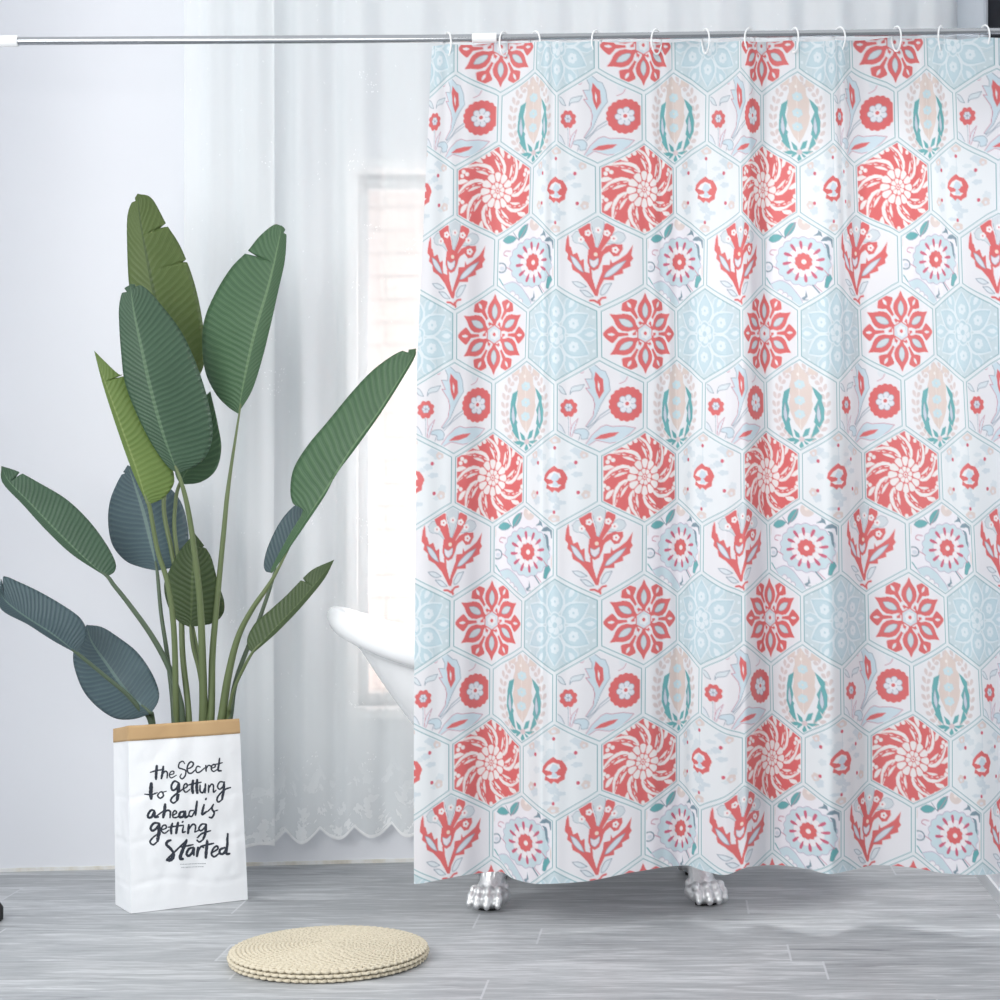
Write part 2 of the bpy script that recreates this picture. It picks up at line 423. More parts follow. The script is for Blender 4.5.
def m_rosette():
    c = Canvas(WHITE)
    for i in range(6):
        a = PI/6+i*PI/3+PI/3*0
        b = a                                   # big petals at 30,90,...
        c.petal(b, [(9, 1.2), (13, 3), (17, 6.8), (22, 8.6), (27, 8.0), (30, 6.4), (32, 4.8), (35, 2.6), (40.5, 0)], CORAL)
        c.petal(b, [(15.5, .5), (18, 2.4), (22, 3.4), (26, 2.8), (30, .4)], (208, 222, 228), line=GREY, lw=.5)
    for i in range(6):
        a = i*PI/3
        c.petal(a, [(10, 1.3), (16, 1.2), (22, 1.6), (27, 2.2), (28.5, 4.5), (31.5, 8.2), (33, 8.6), (36, 6.4), (38, 4.6), (41, 1.5), (42, 0)], CORAL)
        c.petal(a, [(12.5, 0), (14.5, 1.8), (16.5, 1.6), (18, 0)], WHITE)
        c.petal(a, [(30, .2), (32.5, 1.5), (35, 1.2), (37, .2)], WHITE)
        p = PI/6+i*PI/3
        c.stroke([(9*math.cos(p), 9*math.sin(p)), (13*math.cos(a), 13*math.sin(a))], 1.6, CORAL)
    hx = [(9.5*math.cos(PI/6+i*PI/3), 9.5*math.sin(PI/6+i*PI/3)) for i in range(6)]
    c.poly(hx, (214, 226, 234), CORAL, 1.1, False)
    flowerlet(c, (0, 0), 5.6, (236, 240, 244), GREY, CORAL, .34); c.disc((0, 0), 1.7, CORAL)
    return c
def m_lace():
    c = Canvas(AQUA); LT = (228, 239, 245); DK = (190, 216, 226)
    for i in range(6):
        a = i*PI/3
        c.petal(a, [(20, .3), (30, 5.5), (36, 7), (42, 4), (45, 0)], (198, 221, 230), line=LT, lw=.9)
        c.petal(a, [(31, .3), (34, 2.2), (38, 2.6), (41, .3)], LT)
        for sgn in (-1, 1):
            b = a+sgn*.32
            c.stroke([(24*math.cos(b), 24*math.sin(b)), (33*math.cos(b), 33*math.sin(b)), (40*math.cos(a+sgn*.2), 40*math.sin(a+sgn*.2))], .7, DK, True)
            c.disc((43*math.cos(a+sgn*.4), 43*math.sin(a+sgn*.4)), 1.6, LT)
    for i in range(6):
        a = PI/6+i*PI/3
        pr = [(9, 1), (14, 7), (20, 10.2), (25, 10.2), (31, 7.2), (35, 4), (40, 0)]
        c.petal(a, [(r, w+1.4) for r, w in pr], LT); c.petal(a, [(r, w*.9) for r, w in pr], DK)
        c.petal(a, [(r*1.0, w*.72) for r, w in pr[:-1]]+[(36, 0)], (200, 222, 231))
        flowerlet(c, (23*math.cos(a), -23*math.sin(a)), 5.4, LT, DK, DK, .22, 6)
    c.disc((0, 0), 12.5, LT, 6, .18); c.disc((0, 0), 11, DK, 6, .18)
    flowerlet(c, (0, 0), 10, LT, (200, 222, 231), DK, .28, 6, line=DK)
    return c
def m_swirl():
    c = Canvas(CORAL); CR = (244, 240, 240)
    rnd = random.Random(5)
    n = 9
    for i in range(n):
        a = 2*PI*i/n
        # broad curved white leaf sweeping round
        cur = .026
        c.petal(a, [(17, .4), (21, 2.6), (26, 4.4), (31, 4.6), (36, 3.4), (41, 1.6), (46, 0)], CR, curl=cur)
        c.petal(a+.03, [(20, .2), (26, 1.1), (33, 1.2), (40, .3)], CORAL, curl=cur)
        for r in (24, 29, 34):                    # ragged upper side
            c.petal(a+.13, [(r-2.5, .1), (r, 2.2), (r+2.6, .2)], CORAL, curl=cur)
        c.petal(a+.38, [(19, .3), (23, 1.3), (27, 1.5), (31, .3)], CR, curl=.02)
        c.petal(a+.30, [(33, .4), (37, 2.4), (41, 2.6), (44, .4)], CR, curl=.012)
        b = a+.46+.02*38
        for dx, dy in ((0, 0), (3.6, 2.4), (-1.6, 4.2)):
            c.disc((41*math.cos(b)+dx, -41*math.sin(b)+dy), 2.1, CR)
    c.disc((0, 0), 17.5, CORAL)
    for i in range(12):
        a = 2*PI*i/12
        c.petal(a, [(8.8, 1.2), (11, 2.4), (15, 3.5), (17, 3.2), (18.2, 1.2)], CR)
    for i in range(8):
        a = 2*PI*i/8+.2
        c.petal(a, [(3.0, .7), (5, 1.9), (7, 2.3), (8.0, 1.2)], CR)
    c.disc((0, 0), 2.1, CR); c.disc((0, 0), 1.0, CORAL)
    return c
def m_tulip():
    c = Canvas(WHITE, (500, 600), (8.33, 8.33))
    PB = (218, 228, 238); FG = (214, 224, 230)
    c.poly([(250,355),(228,420),(220,500),(245,525),(240,570),(275,600),(283,655),(340,690),(400,760),(470,882),(478,882),(455,800),(440,740),(440,670),(425,690),(385,675),(378,570),(350,585),(325,515),(290,530),(272,470),(258,460)], CORAL)
    c.poly([(268,540),(310,565),(350,620),(375,680),(335,655),(292,605)], PB, GREY, .6)
    c.poly([(772,455),(720,530),(660,575),(610,605),(597,570),(590,620),(535,625),(530,680),(490,780),(468,850),(478,882),(492,882),(505,820),(545,745),(622,745),(622,710),(693,690),(690,658),(752,632),(748,600),(773,570),(757,540)], CORAL)
    c.poly([(715,583),(640,618),(570,680),(545,725),(590,712),(660,655)], PB, GREY, .6)
    c.poly([(280,380),(320,340),(370,365),(410,440),(440,490),(420,495),(370,450),(300,430)], FG, GREY, .5)
    c.poly([(560,450),(600,390),(650,345),(700,360),(712,400),(680,435),(620,445)], FG, GREY, .5)
    c.poly([(445,265),(495,235),(548,265),(545,330),(515,430),(490,490),(475,470),(470,400),(450,330)], FG, GREY, .5)
    c.poly([(335,310),(350,285),(390,275),(435,285),(440,340),(465,420),(475,500),(430,500),(400,440),(350,370),(335,330)], CORAL)
    c.poly([(555,285),(590,272),(625,290),(632,330),(600,400),(550,470),(510,530),(500,480),(535,400),(548,330)], CORAL)
    c.poly([(505,540),(560,470),(620,445),(690,450),(692,490),(660,545),(620,550),(590,510),(550,535),(525,575)], CORAL)
    c.poly([(415,495),(408,600),(425,650),(460,675),(500,655),(525,600),(540,540),(520,490),(470,480)], CORAL)
    c.poly([(425,572),(460,590),(500,570),(495,620),(462,648),(432,622)], (232,232,240), GREY, .5)
    c.disc((476,540), 16, (246,228,214)); c.stroke([(430,655),(440,740),(460,810),(470,870)], 2.2, CORAL)
    for p in ((415,360),(500,340),(572,360),(357,410),(624,402),(635,495)):
        for i in range(5): c.disc((p[0]+15*math.cos(i*1.257), p[1]+15*math.sin(i*1.257)), 13, (246,244,246))
        c.disc(p, 8, CORAL)
    for q in ([(282,755),(340,760),(400,800),(350,805),(310,785)], [(345,825),(400,835),(455,885),(400,880)], [(605,770),(550,785),(515,840),(520,872),(560,850)]):
        c.poly(q, (226,234,240), GREY, .8)
    c.stroke([(428,915),(460,918),(495,935),(520,900),(555,890)], 2.1, CORAL, True); c.stroke([(497,920),(512,960)], 2.4, CORAL)
    return c
def m_flowers():
    c = Canvas(WHITE, (468, 515), (9.09, 9.09)); LB = (208, 226, 236)
    c.stroke([(555,540),(470,600),(430,650),(360,705)], .9, GREY); c.stroke([(560,565),(450,640),(370,720)], .7, GREY)
    c.poly([(340,125),(420,140),(480,190),(520,200),(550,270),(562,370),(520,430),(480,500),(430,610),(360,695),(345,690),(410,600),(425,500),(410,440),(345,345),(380,350),(340,265),(400,270),(400,220),(370,160)], LB, GREY, .7)
    c.stroke([(345,345),(410,440),(425,500),(410,600),(345,690)], .8, PINK); c.stroke([(340,265),(380,350),(345,345)], .7, PINK)
    c.poly([(430,205),(470,250),(500,270),(508,380),(465,450),(435,380),(420,270)], CORAL); c.poly([(455,285),(472,330),(463,385),(452,340)], WHITE)
    c.poly([(330,870),(400,770),(480,700),(530,680),(580,695),(680,690),(785,715),(740,760),(640,830),(560,845),(440,820),(370,860)], LB, PINK, .7)
    c.poly([(415,812),(480,770),(560,750),(640,745),(600,780),(520,805)], CORAL)
    c.poly([(230,740),(270,712),(340,712),(372,750),(360,800),(310,800),(300,760),(250,745)], LB, GREY, .7); c.stroke([(300,760),(275,840)], .7, GREY)
    c.disc((707,495), 155, CORAL, 18, .08)
    for i in range(7):
        a = 2*PI*i/7+.4; c.disc((707+58*math.cos(a), 495+58*math.sin(a)), 27, (230,234,242), line=GREY, lw=.5)
    c.disc((707,495), 36, (240,240,246)); c.disc((707,492), 17, CORAL)
    c.stroke([(190,600),(195,690),(190,800)], .7, GREY); c.stroke([(212,600),(214,690),(208,800)], .7, PINK)
    c.poly([(280,615),(225,680),(205,780),(222,775),(250,700)], (226,234,242), PINK, .7)
    c.poly([(65,640),(130,690),(180,800),(150,785),(100,735),(65,700)], (226,234,242), GREY, .7)
    c.poly([(70,315),(130,335),(172,400),(120,382)], (222,232,238), GREY, .7); c.poly([(205,400),(228,335),(335,312),(300,362),(232,372)], (222,232,238), GREY, .7)
    c.disc((193,520), 78, CORAL, 8, .2)
    for i in range(6):
        a = 2*PI*i/6; c.disc((193+22*math.cos(a), 515+22*math.sin(a)), 15, (226,230,240), line=GREY, lw=.4)
    c.disc((193,515), 9, GREY)
    c.disc((305,185), 26, None, line=PINK, lw=.7); c.poly([(645,195),(720,220),(680,290),(645,250)], (228,234,240)); c.stroke([(720,225),(690,285),(640,310)], .8, PINK, True)
    return c
def m_pomegranate():
    c = Canvas((237, 239, 243), (335, 490), (6.163, 9.09)); BG = (220, 208, 208); B2 = (226, 212, 206); LT = (205, 228, 236)
    for sgn in (-1, 1):
        n = 12
        for i in range(n):
            a = -1.3+2.45*i/(n-1); x = 29.5*math.cos(a)*sgn; y = -1-37*math.sin(a)          # local units, y up
            tx, ty = 29.5*math.sin(a)*sgn, 37*math.cos(a); ta = math.atan2(ty, tx)
            for sd in (-1, 1):
                b = ta+sd*.62; d = (math.cos(b), math.sin(b)); nn = (-d[1], d[0]); L = 8.6 if sd*sgn < 0 else 7.6
                q = [(x+d[0]*r*L+nn[0]*w, y+d[1]*r*L+nn[1]*w) for r, w in ((.1, .2), (.35, 1.7), (.65, 2.3), (.9, 1.3), (1, 0), (.9, -1.3), (.65, -2.3), (.35, -1.7), (.1, -.2))]
                c.poly([(335+p[0]*6.163, 490-p[1]*9.09) for p in q], BG)
        c.stroke([(335+29.5*sgn*math.cos(a)*6.163, 490+(1+37*math.sin(a))*9.09) for a in np.linspace(-1.3, 1.15, 26)], .8, (242, 238, 240))
    c.disc((240,170), (32,36), B2); c.disc((425,180), (32,36), B2)
    c.poly([(320,115),(355,170),(395,220),(400,290),(425,330),(418,450),(428,480),(412,560),(380,650),(345,722),(300,660),(262,560),(250,480),(262,420),(252,330),(268,270),(268,215),(300,160)], B2)
    c.stroke([(325,150),(328,420),(338,700)], .7, (240,232,228))
    for y in (305, 450, 575):
        flowerlet(c, (332, y), 42, LT, (150,205,212), (232,226,214), .2, 6)
    c.disc((320,215), (10,14), (244,240,238))
    c.poly([(262,338),(215,370),(200,460),(193,600),(220,690),(242,690),(262,625),(245,600),(256,540),(240,470),(252,400)], TEAL)
    c.poly([(222,470),(232,540),(238,600),(228,650),(210,590),(212,520)], (206,216,228), STEEL, .5)
    c.poly([(420,318),(452,350),(490,400),(488,450),(505,520),(500,620),(470,692),(432,640),(445,560),(432,520),(460,440),(440,390)], TEAL)
    c.poly([(462,470),(475,540),(480,600),(468,650),(452,590),(455,520)], (206,216,228), STEEL, .5)
    for q in ([(255,650),(268,720),(282,790),(250,760),(212,700)], [(445,650),(470,720),(410,790),(425,720)], [(338,800),(300,780),(282,710),(325,750)], [(345,790),(372,710),(408,690),(392,760)],
              [(335,810),(280,790),(212,805),(270,830)], [(350,800),(400,790),(452,785),(400,820)], [(330,815),(295,850),(265,862),(300,815)], [(345,810),(365,870),(340,895),(325,860)], [(355,805),(415,850),(405,870),(370,840)]):
        c.poly(q, TEAL)
    c.disc((345,800), (22,24), (222,206,210))
    return c
def m_pansy():
    c = Canvas((234, 240, 244), (298, 565), (8.7, 8.7)); G1 = (220, 230, 236); G2 = (212, 224, 232); B = (224, 212, 209)
    rnd = random.Random(3)
    for i in range(26):
        a = rnd.uniform(0, 2*PI); r = rnd.uniform(120, 330); x = 295+r*math.cos(a); y = 565+r*math.sin(a)
        c.disc((x, y), (rnd.uniform(25, 60), rnd.uniform(14, 40)), G1 if i % 2 else G2, 5, .3)
    for dx, y0 in ((0, 300), (0, 840)): c.stroke([(295, 565), (292+dx, y0)], .8, G2)
    for p, w, h in (((290,222),66,36),((560,352),34,34),((575,695),36,36),((285,895),62,32),((35,352),34,34),((28,695),36,36)):
        c.disc(p, (w, h), B, 5, .2); c.disc((p[0], p[1]+8), (w*.4, h*.4), (226,232,240))
    for p in ((290,293),(490,418),(510,675),(285,842),(78,424),(72,680)):
        c.disc(p, 16, (208, 96, 116))
    th = [(285,445),(325,470),(370,475),(400,510),(420,550),(400,600),(395,640),(350,660),(335,675),(290,655),(265,675),(225,650),(190,640),(200,600),(160,570),(175,520),(220,480)]
    c.poly(th, CORAL, smooth=False)
    c.poly([(190,556),(230,515),(285,492),(345,510),(358,545),(320,556),(290,552),(250,565)], (240,242,246)); c.poly([(205,606),(265,598),(320,602),(362,606),(330,632),(245,628)], (240,242,246))
    c.poly([(245,560),(280,505),(320,515),(345,545),(320,575),(330,620),(265,625),(275,580)], (206,222,234))
    c.poly([(180,580),(240,565),(282,578),(240,592),(200,600)], CORAL); c.poly([(405,575),(350,560),(300,580),(345,598),(395,596)], CORAL)
    return c
def m_blue():
    c = Canvas((240, 240, 247), (470, 535), (7.45, 9.09)); LB = (205, 225, 233); OUT = (190, 175, 200)
    c.disc((522,190), (62,62), BEIGE); c.disc((518,180), 17, (246,236,232))
    c.disc((150,380), (20,70), BEIGE); c.disc((795,620), (30,80), BEIGE)
    c.disc((510,535), (245,218), LB, 18, .08, line=OUT, lw=.7)
    c.poly([(205,735),(300,705),(380,745),(430,800),(480,860),(505,920),(470,960),(380,930),(280,840)], LB, OUT, .7)
    for p in ((300,815),(340,845),(380,880)): c.disc(p, 27, (244,244,248), line=OUT, lw=.6)
    for i in range(12):
        a = 2*PI*i/12+.13
        c.disc((510+108*math.cos(a), 535+108*math.sin(a)), (34,34), (243,241,245), line=(214,214,226), lw=.5)
    for i in range(12):
        a = 2*PI*i/12+.13+PI/12; d = (math.cos(a), math.sin(a)); n = (-d[1], d[0])
        c.poly([(510+d[0]*r+n[0]*w, 535+d[1]*r+n[1]*w) for r, w in ((110,5),(150,15),(180,13),(190,0),(180,-13),(150,-15),(110,-5))], (206,104,130))
    c.disc((510,535), (76,76), CORAL, 10, .14); c.disc((515,537), 22, (248,240,240))
    for q, col in (([(345,322),(345,260),(390,205),(445,185),(430,245),(395,295)], TEAL), ([(192,338),(225,295),(280,290),(325,312),(290,345),(235,360)], TEAL), ([(690,765),(705,680),(740,650),(765,690),(735,735),(720,770)], TEAL),
                   ([(665,345),(700,315),(790,312),(795,380),(770,410),(755,350),(710,345)], STEEL), ([(600,300),(640,270),(635,220),(660,255),(675,310),(655,295)], STEEL), ([(690,370),(735,400),(745,520),(725,480),(715,410)], STEEL)):
        c.poly(q, col, (120,150,165), .5)
    c.stroke([(445,185),(350,330)], .7, PINK); c.stroke([(270,235),(345,330)], .8, STEEL)
    c.disc((185,580), (44,42), None, line=STEEL, lw=1.5); c.disc((192,585), (22,18), (214,222,232)); c.stroke([(235,575),(290,605)], .9, PINK)
    c.stroke([(270,430),(220,430),(205,460),(240,475)], 1.0, PINK, True); c.stroke([(205,735),(175,690),(160,675)], 1.3, TEAL, True)
    c.stroke([(590,745),(650,820),(700,860)], 1.6, STEEL); c.stroke([(605,742),(700,835)], .8, PINK); c.stroke([(740,760),(735,830),(690,870)], .9, PINK, True)
    for q in ([(530,790),(545,850),(515,880),(490,865),(525,845)], [(590,850),(640,840),(660,880),(610,900)], [(560,880),(610,865),(600,905)]): c.poly(q, STEEL)
    c.stroke([(500,880),(580,880),(650,900)], 1.0, STEEL)
    c.stroke([(690,610),(730,660)], 1.0, PINK)
    return c

def build_tile():
    TW = int(round(2*HW*S)); THt = int(round(4*RH*S))
    Y, X = np.mgrid[0:THt, 0:TW]; u = (X+.5)/S; v = (Y+.5)/S
    # candidate centres on the two interleaved rows nearest to each point
    best = np.full(u.shape, 1e9); cx = np.zeros_like(u); cr = np.zeros(u.shape, int)
    r0 = np.round(v/RH).astype(int)
    for dr in (-1, 0, 1):
        r = r0+dr
        o = np.where(r % 2 == 0, HW/2, 0.0)
        x = np.round((u-o)/HW)*HW+o
        d = ((u-x)/HW*math.sqrt(3))**2+((v-r*RH)/RH*1.5)**2
        m = d < best; best[m] = d[m]; cx[m] = x[m]; cr[m] = r[m]
    lx = u-cx; ly = v-cr*RH
    nx = np.abs(lx/HW*math.sqrt(3)); ny = ly/RH*1.5
    de = (math.sqrt(3)/2-np.maximum(nx, np.maximum(np.abs(nx*.5+ny*.8660254), np.abs(nx*.5-ny*.8660254))))*50.0
    ci = np.mod(np.round(cx/(HW/2)).astype(int), 4); rr = np.mod(cr, 4)
    cells = {(0,1): m_rosette(), (0,3): m_lace(), (1,0): m_flowers(), (1,2): m_pomegranate(), (2,1): m_swirl(), (2,3): m_pansy(), (3,0): m_tulip(), (3,2): m_blue()}
    T = np.zeros(u.shape+(3,)); T[:] = WHITE
    ix = np.clip((lx*S+CS/2).astype(int), 0, CS-1); iy = np.clip((ly*S+CS/2).astype(int), 0, CS-1)
    for (r, q), cv in cells.items():
        m = (rr == r) & (ci == q); T[m] = cv.a[iy[m], ix[m]]
    gap = de < 3.6; sw = gap & ~((rr == 0) & (ci == 3)); T[sw] = (240, 243, 247)
    T[de < 2.2] = (232, 238, 242)
    T[(de >= 1.8) & (de < 2.65)] = (112, 168, 178)
    T = T.reshape(THt//4, 4, TW//4, 4, 3)
    TL = np.where(T/255 <= .04045, T/255/12.92, ((T/255+.055)/1.055)**2.4).mean(axis=(1, 3))
    return TL
TILE = build_tile()*np.array([.87, .853, .848])                                # linear colours, one sample every 0.9 cloth units

# ------------------------------------------------------------------ shower curtain mesh
U = [-41, 0]+[45*i for i in range(1, 16)]+[735]
TOPT = [430, 456, 501, 535, 557, 597, 644, 674, 708, 740, 762, 798, 832, 852, 896, 927, 954, 1013]
MIDT = [416.5, 455, 494, 527, 556, 600, 646, 677, 704.5, 742, 765, 800, 838, 861, 902.5, 936, 964, 1014]
BOTT = [414, 452, 492, 523, 555, 600, 644, 678, 701, 744, 771, 803, 842, 868, 911.5, 948, 979, 1014]
st = .9
us = np.arange(-40.5, 733, st); vs_ = np.arange(-4.5, 820.5, st)
pt, pm, pb = (pchip(U, t, us) for t in (TOPT, MIDT, BOTT))
DPX = [400, 414, 455, 495, 527, 543, 600, 646, 690, 725, 745, 768, 800, 830, 868, 910, 938, 972, 1014, 1040]
DCM = [2.5, 2.5, .8, -2.6, .6, 3.4, 1.8, -.4, -3.6, -1.2, 1.5, -3.2, -.2, 2.4, -3.4, -1.6, .4, 2.4, 0, -1]
YBX = [410, 414, 440, 470, 500, 515, 540, 580, 635, 686, 705, 724, 748, 772, 805, 829, 850, 874, 910, 940, 970, 1014]
YBY = [884, 884, 880, 874.5, 871.5, 879, 884, 882, 872, 865.5, 871, 875, 867, 865, 868.5, 874, 870, 865, 867.5, 873, 875, 872]
ub = np.asarray(pb)
ytop = np.interp(pt, [420, 540, 700, 840, 900, 960, 1014], [45, 41, 41, 40, 37, 38, 36])
ytop = ytop+1.6*np.sin(np.pi*np.mod((pt-447.5)/48.8, 1))
ybot = pchip(YBX, YBY, ub)
tv = (vs_-vs_[0])/(vs_[-1]-vs_[0])
nU, nV = len(us), len(vs_)
PYs = ytop[:, None]+(878-ytop)[:, None]*tv[None, :]+(ybot-878)[:, None]*(tv**2.5)[None, :]
yy = PYs
PXs = np.where(yy < 360, pt[:, None]+(pm-pt)[:, None]*(yy-80)/280, pm[:, None]+(pb-pm)[:, None]*np.minimum((yy-360)/290, 1.25))
amp = (.3+.7*np.clip(tv*1.3, 0, 1))[None, :]
Dd = pchip(DPX, DCM, np.clip(PXs.ravel(), 401, 1039)).reshape(PXs.shape)*.0172*amp
crease = .0011*np.sin(us*.21+2*np.sin(us*.05))[:, None]*np.ones((1, nV))
Drod = 4.145-.075*PXs/1000
Ds = Drod-Dd+crease
XX = (PXs-PX0)*Ds/F; YY = Ds+CY; ZZ = H-(PYs-PY0)*Ds/F
verts = np.stack([XX, YY, ZZ], -1).reshape(-1, 3).astype(np.float32)
me = bpy.data.meshes.new('shower_curtain')
ii, jj = np.meshgrid(np.arange(nU-1), np.arange(nV-1), indexing='ij')
a = (ii*nV+jj).ravel(); quads = np.stack([a, a+1, a+nV+1, a+nV], 1).astype(np.int32)
me.vertices.add(len(verts)); me.vertices.foreach_set('co', verts.ravel())
me.loops.add(quads.size); me.loops.foreach_set('vertex_index', quads.ravel())
me.polygons.add(len(quads)); me.polygons.foreach_set('loop_start', np.arange(0, quads.size, 4, dtype=np.int32))
me.polygons.foreach_set('use_smooth', np.ones(len(quads), bool)); me.update(calc_edges=True); me.validate()
iu = np.mod(np.round(us/st).astype(int), TILE.shape[1]); iv = np.mod(np.round(vs_/st).astype(int), TILE.shape[0])
colr = np.ones((nU, nV, 4), np.float32); colr[..., :3] = TILE[iv][:, iu].transpose(1, 0, 2)
plain = vs_ < -99
at = me.color_attributes.new('print', 'FLOAT_COLOR', 'POINT'); at.data.foreach_set('color', colr.ravel())
k = N('printed waterproof fabric'); an = k.n('ShaderNodeAttribute', attribute_name='print')
weave = k.noise(k.obco(), 900, 2)
b = k.bsdf(an.outputs['Color'], .42, 0, .35, bump=weave, bstr=.06, bdist=.0005)
tl = k.n('ShaderNodeBsdfTranslucent'); k.l(an.outputs['Color'], tl.inputs[0])
ms = k.n('ShaderNodeMixShader'); ms.inputs[0].default_value = .10; k.l(b.outputs[0], ms.inputs[1]); k.l(tl.outputs[0], ms.inputs[2])
me.materials.append(k.done(ms))
o = bpy.data.objects.new('shower_curtain', me); C.objects.link(o)
tag(o, 'white shower curtain printed with coral and aqua hexagon floral tiles, hanging from the metal rod', 'shower curtain')

# ------------------------------------------------------------------ rod and hooks
M_chrome = simple('brushed chrome', (168, 171, 175), .22, 1, .5, nscale=60, namp=.03, bstr=.02)
M_plastic = simple('white plastic', (246, 247, 248), .35, nscale=20, namp=.01)
def rod_pt(px):
    py = np.interp(px, [-100, 0, 440, 700, 1030], [42, 41.2, 38.6, 35.0, 30.8]); D = 4.145-.075*px/1000
    return W(px, py, D)
PR = PX0+RX*F/4.069
PLf = PX0+WX*F/4.155
rod = empty('curtain_rod', rod_pt(484)); RO = rod.location
tag(rod, 'straight chrome tension rod across the top carrying the shower curtain', 'curtain rod')
def rod_seg(name, p0, p1, r, mat):
    m = MB(); n = max(2, int(abs(p1-p0)/40)); m.tube([rod_pt(p0+(p1-p0)*i/n) for i in range(n+1)], r, 24)
    return autosmooth(m.obj(name, mat, rod, RO))
rod_seg('tube', PLf+9, 486, .0088, M_chrome)
rod_seg('tube', 480, PR-2, .0076, M_chrome)
m = MB(); m.tube([rod_pt(472.5), rod_pt(473), rod_pt(496.5), rod_pt(497)], [.0095, .0106, .0106, .0095], 24); autosmooth(m.obj('sleeve', M_plastic, rod, RO))
m = MB(); m.tube([rod_pt(PLf+1), rod_pt(PLf+4), rod_pt(PLf+9), rod_pt(17.5), rod_pt(18.5)], [.022, .022, .0125, .0125, .011], 24); autosmooth(m.obj('end_cap', M_plastic, rod, RO))
m = MB(); m.tube([rod_pt(PR-14), rod_pt(PR-13), rod_pt(PR-6), rod_pt(PR-1)], [.011, .0125, .0125, .02], 24); autosmooth(m.obj('end_cap', M_plastic, rod, RO))
HPX = [447.5, 504, 535, 596.5, 656.5, 705.5, 749.5, 794.5, 839.5, 896.5, 941.5, 984.5]
ORD = ['leftmost', 'second', 'third', 'fourth', 'fifth', 'sixth', 'seventh', 'eighth', 'ninth', 'tenth', 'eleventh', 'rightmost']
ring_me = None
for i, px in enumerate(HPX):
    c0 = rod_pt(px)
    if ring_me is None:
        m = MB(); pts = []
        for q in range(46):
            t = -1.12*PI/2+PI*.16+(2*PI-.32)*q/45
            x = .0155*math.cos(t); z = .0265*math.sin(t)-.0135
            if z < -.02: x *= .92
            pts.append((0, x, z))
        m.tube(pts, .0019, 8)
        m.ellipsoid(pts[0], (.0026,)*3, nu=8, nv=6); m.ellipsoid(pts[-1], (.0026,)*3, nu=8, nv=6)
        o = m.obj('curtain_hook', M_plastic); ring_me = o
    else:
        o = ring_me.copy(); C.objects.link(o)
    o.location = c0; rz = random.Random(i).choice((-1, 1))*random.Random(i+50).uniform(.5, .8)
    if i in (2, 8): rz = .85
    o.rotation_euler = (random.Random(i+9).uniform(-.05, .05), 0, rz)
    lab = ('white plastic hook on the rod, %s of the curtain hooks' % ORD[i]) if i in (0, 11) else ('white plastic hook on the rod, %s curtain hook from the left' % ORD[i])
    tag(o, lab, 'curtain hook', 'white hooks along the curtain rod')

# ------------------------------------------------------------------ bathtub
M_tub = simple('white enamel', (244, 246, 248), .12, spec=.6, nscale=5, namp=.01, bstr=0.0)
TX, TY, TR = -.187, .375, math.radians(6.0)
tub = empty('bathtub', (TX, TY, 0), TR)
tag(tub, 'white freestanding slipper bathtub on silver claw feet, mostly behind the printed curtain', 'bathtub')
NT = 144
def sup(a, b, t, e=2.35):
    c, s = math.cos(t), math.sin(t)
    return a*math.copysign(abs(c)**(2/e), c), b*math.copysign(abs(s)**(2/e), s)
def smooth01(x): x = min(1, max(0, x)); return x*x*(3-2*x)
def zr(x): return .553+.084*max(0, (-x-.27)/.33)**1.75+.03*smooth01((x/.60-.3)/.7)
rings = []
r_roll = .035
def addring(a, b, fz): rings.append([(*sup(a, b, 2*PI*i/NT), fz(sup(a, b, 2*PI*i/NT)[0])) for i in range(NT)])
for a_, b_, h in ((.02, .01, .0), (.12, .06, .0), (.20, .10, .003)): addring(a_, b_, lambda x, h=h: .180+h)
for q in (.1, .2, .4, .6, .8, .93): addring(.225+.345*q-.022, .13+.10*q**.7-.022, lambda x, q=q: .165+(zr(x)-.02-.165)*q)
for k_ in range(13):
    an_ = PI*1.05-(PI*1.05+PI*.42)*k_/12
    addring(.601+r_roll*math.cos(an_), .252+r_roll*math.cos(an_), lambda x, an_=an_: zr(x)+r_roll*math.sin(an_)*(.92))
for q in (1.0, .93, .85, .75, .62, .5, .38, .26, .14, .05, 0):
    addring(.225+.345*q-(.03 if q == 0 else 0), .13+.10*q**.7-(.02 if q == 0 else 0), lambda x, q=q: .155+(zr(x)-.030-.155)*q)
addring(.02, .01, lambda x: .15)
vs = [v for r in rings for v in r]; fs = []
for i in range(len(rings)-1):
    for j in range(NT): fs.append((i*NT+j, i*NT+(j+1) % NT, (i+1)*NT+(j+1) % NT, (i+1)*NT+j))
fs.append(tuple(range(NT))[::-1]); fs.append(tuple((len(rings)-1)*NT+j for j in range(NT)))
sh = mesh_obj('tub_shell', vs, fs, M_tub, tub)
sh.modifiers.new('sub', 'SUBSURF').render_levels = 1
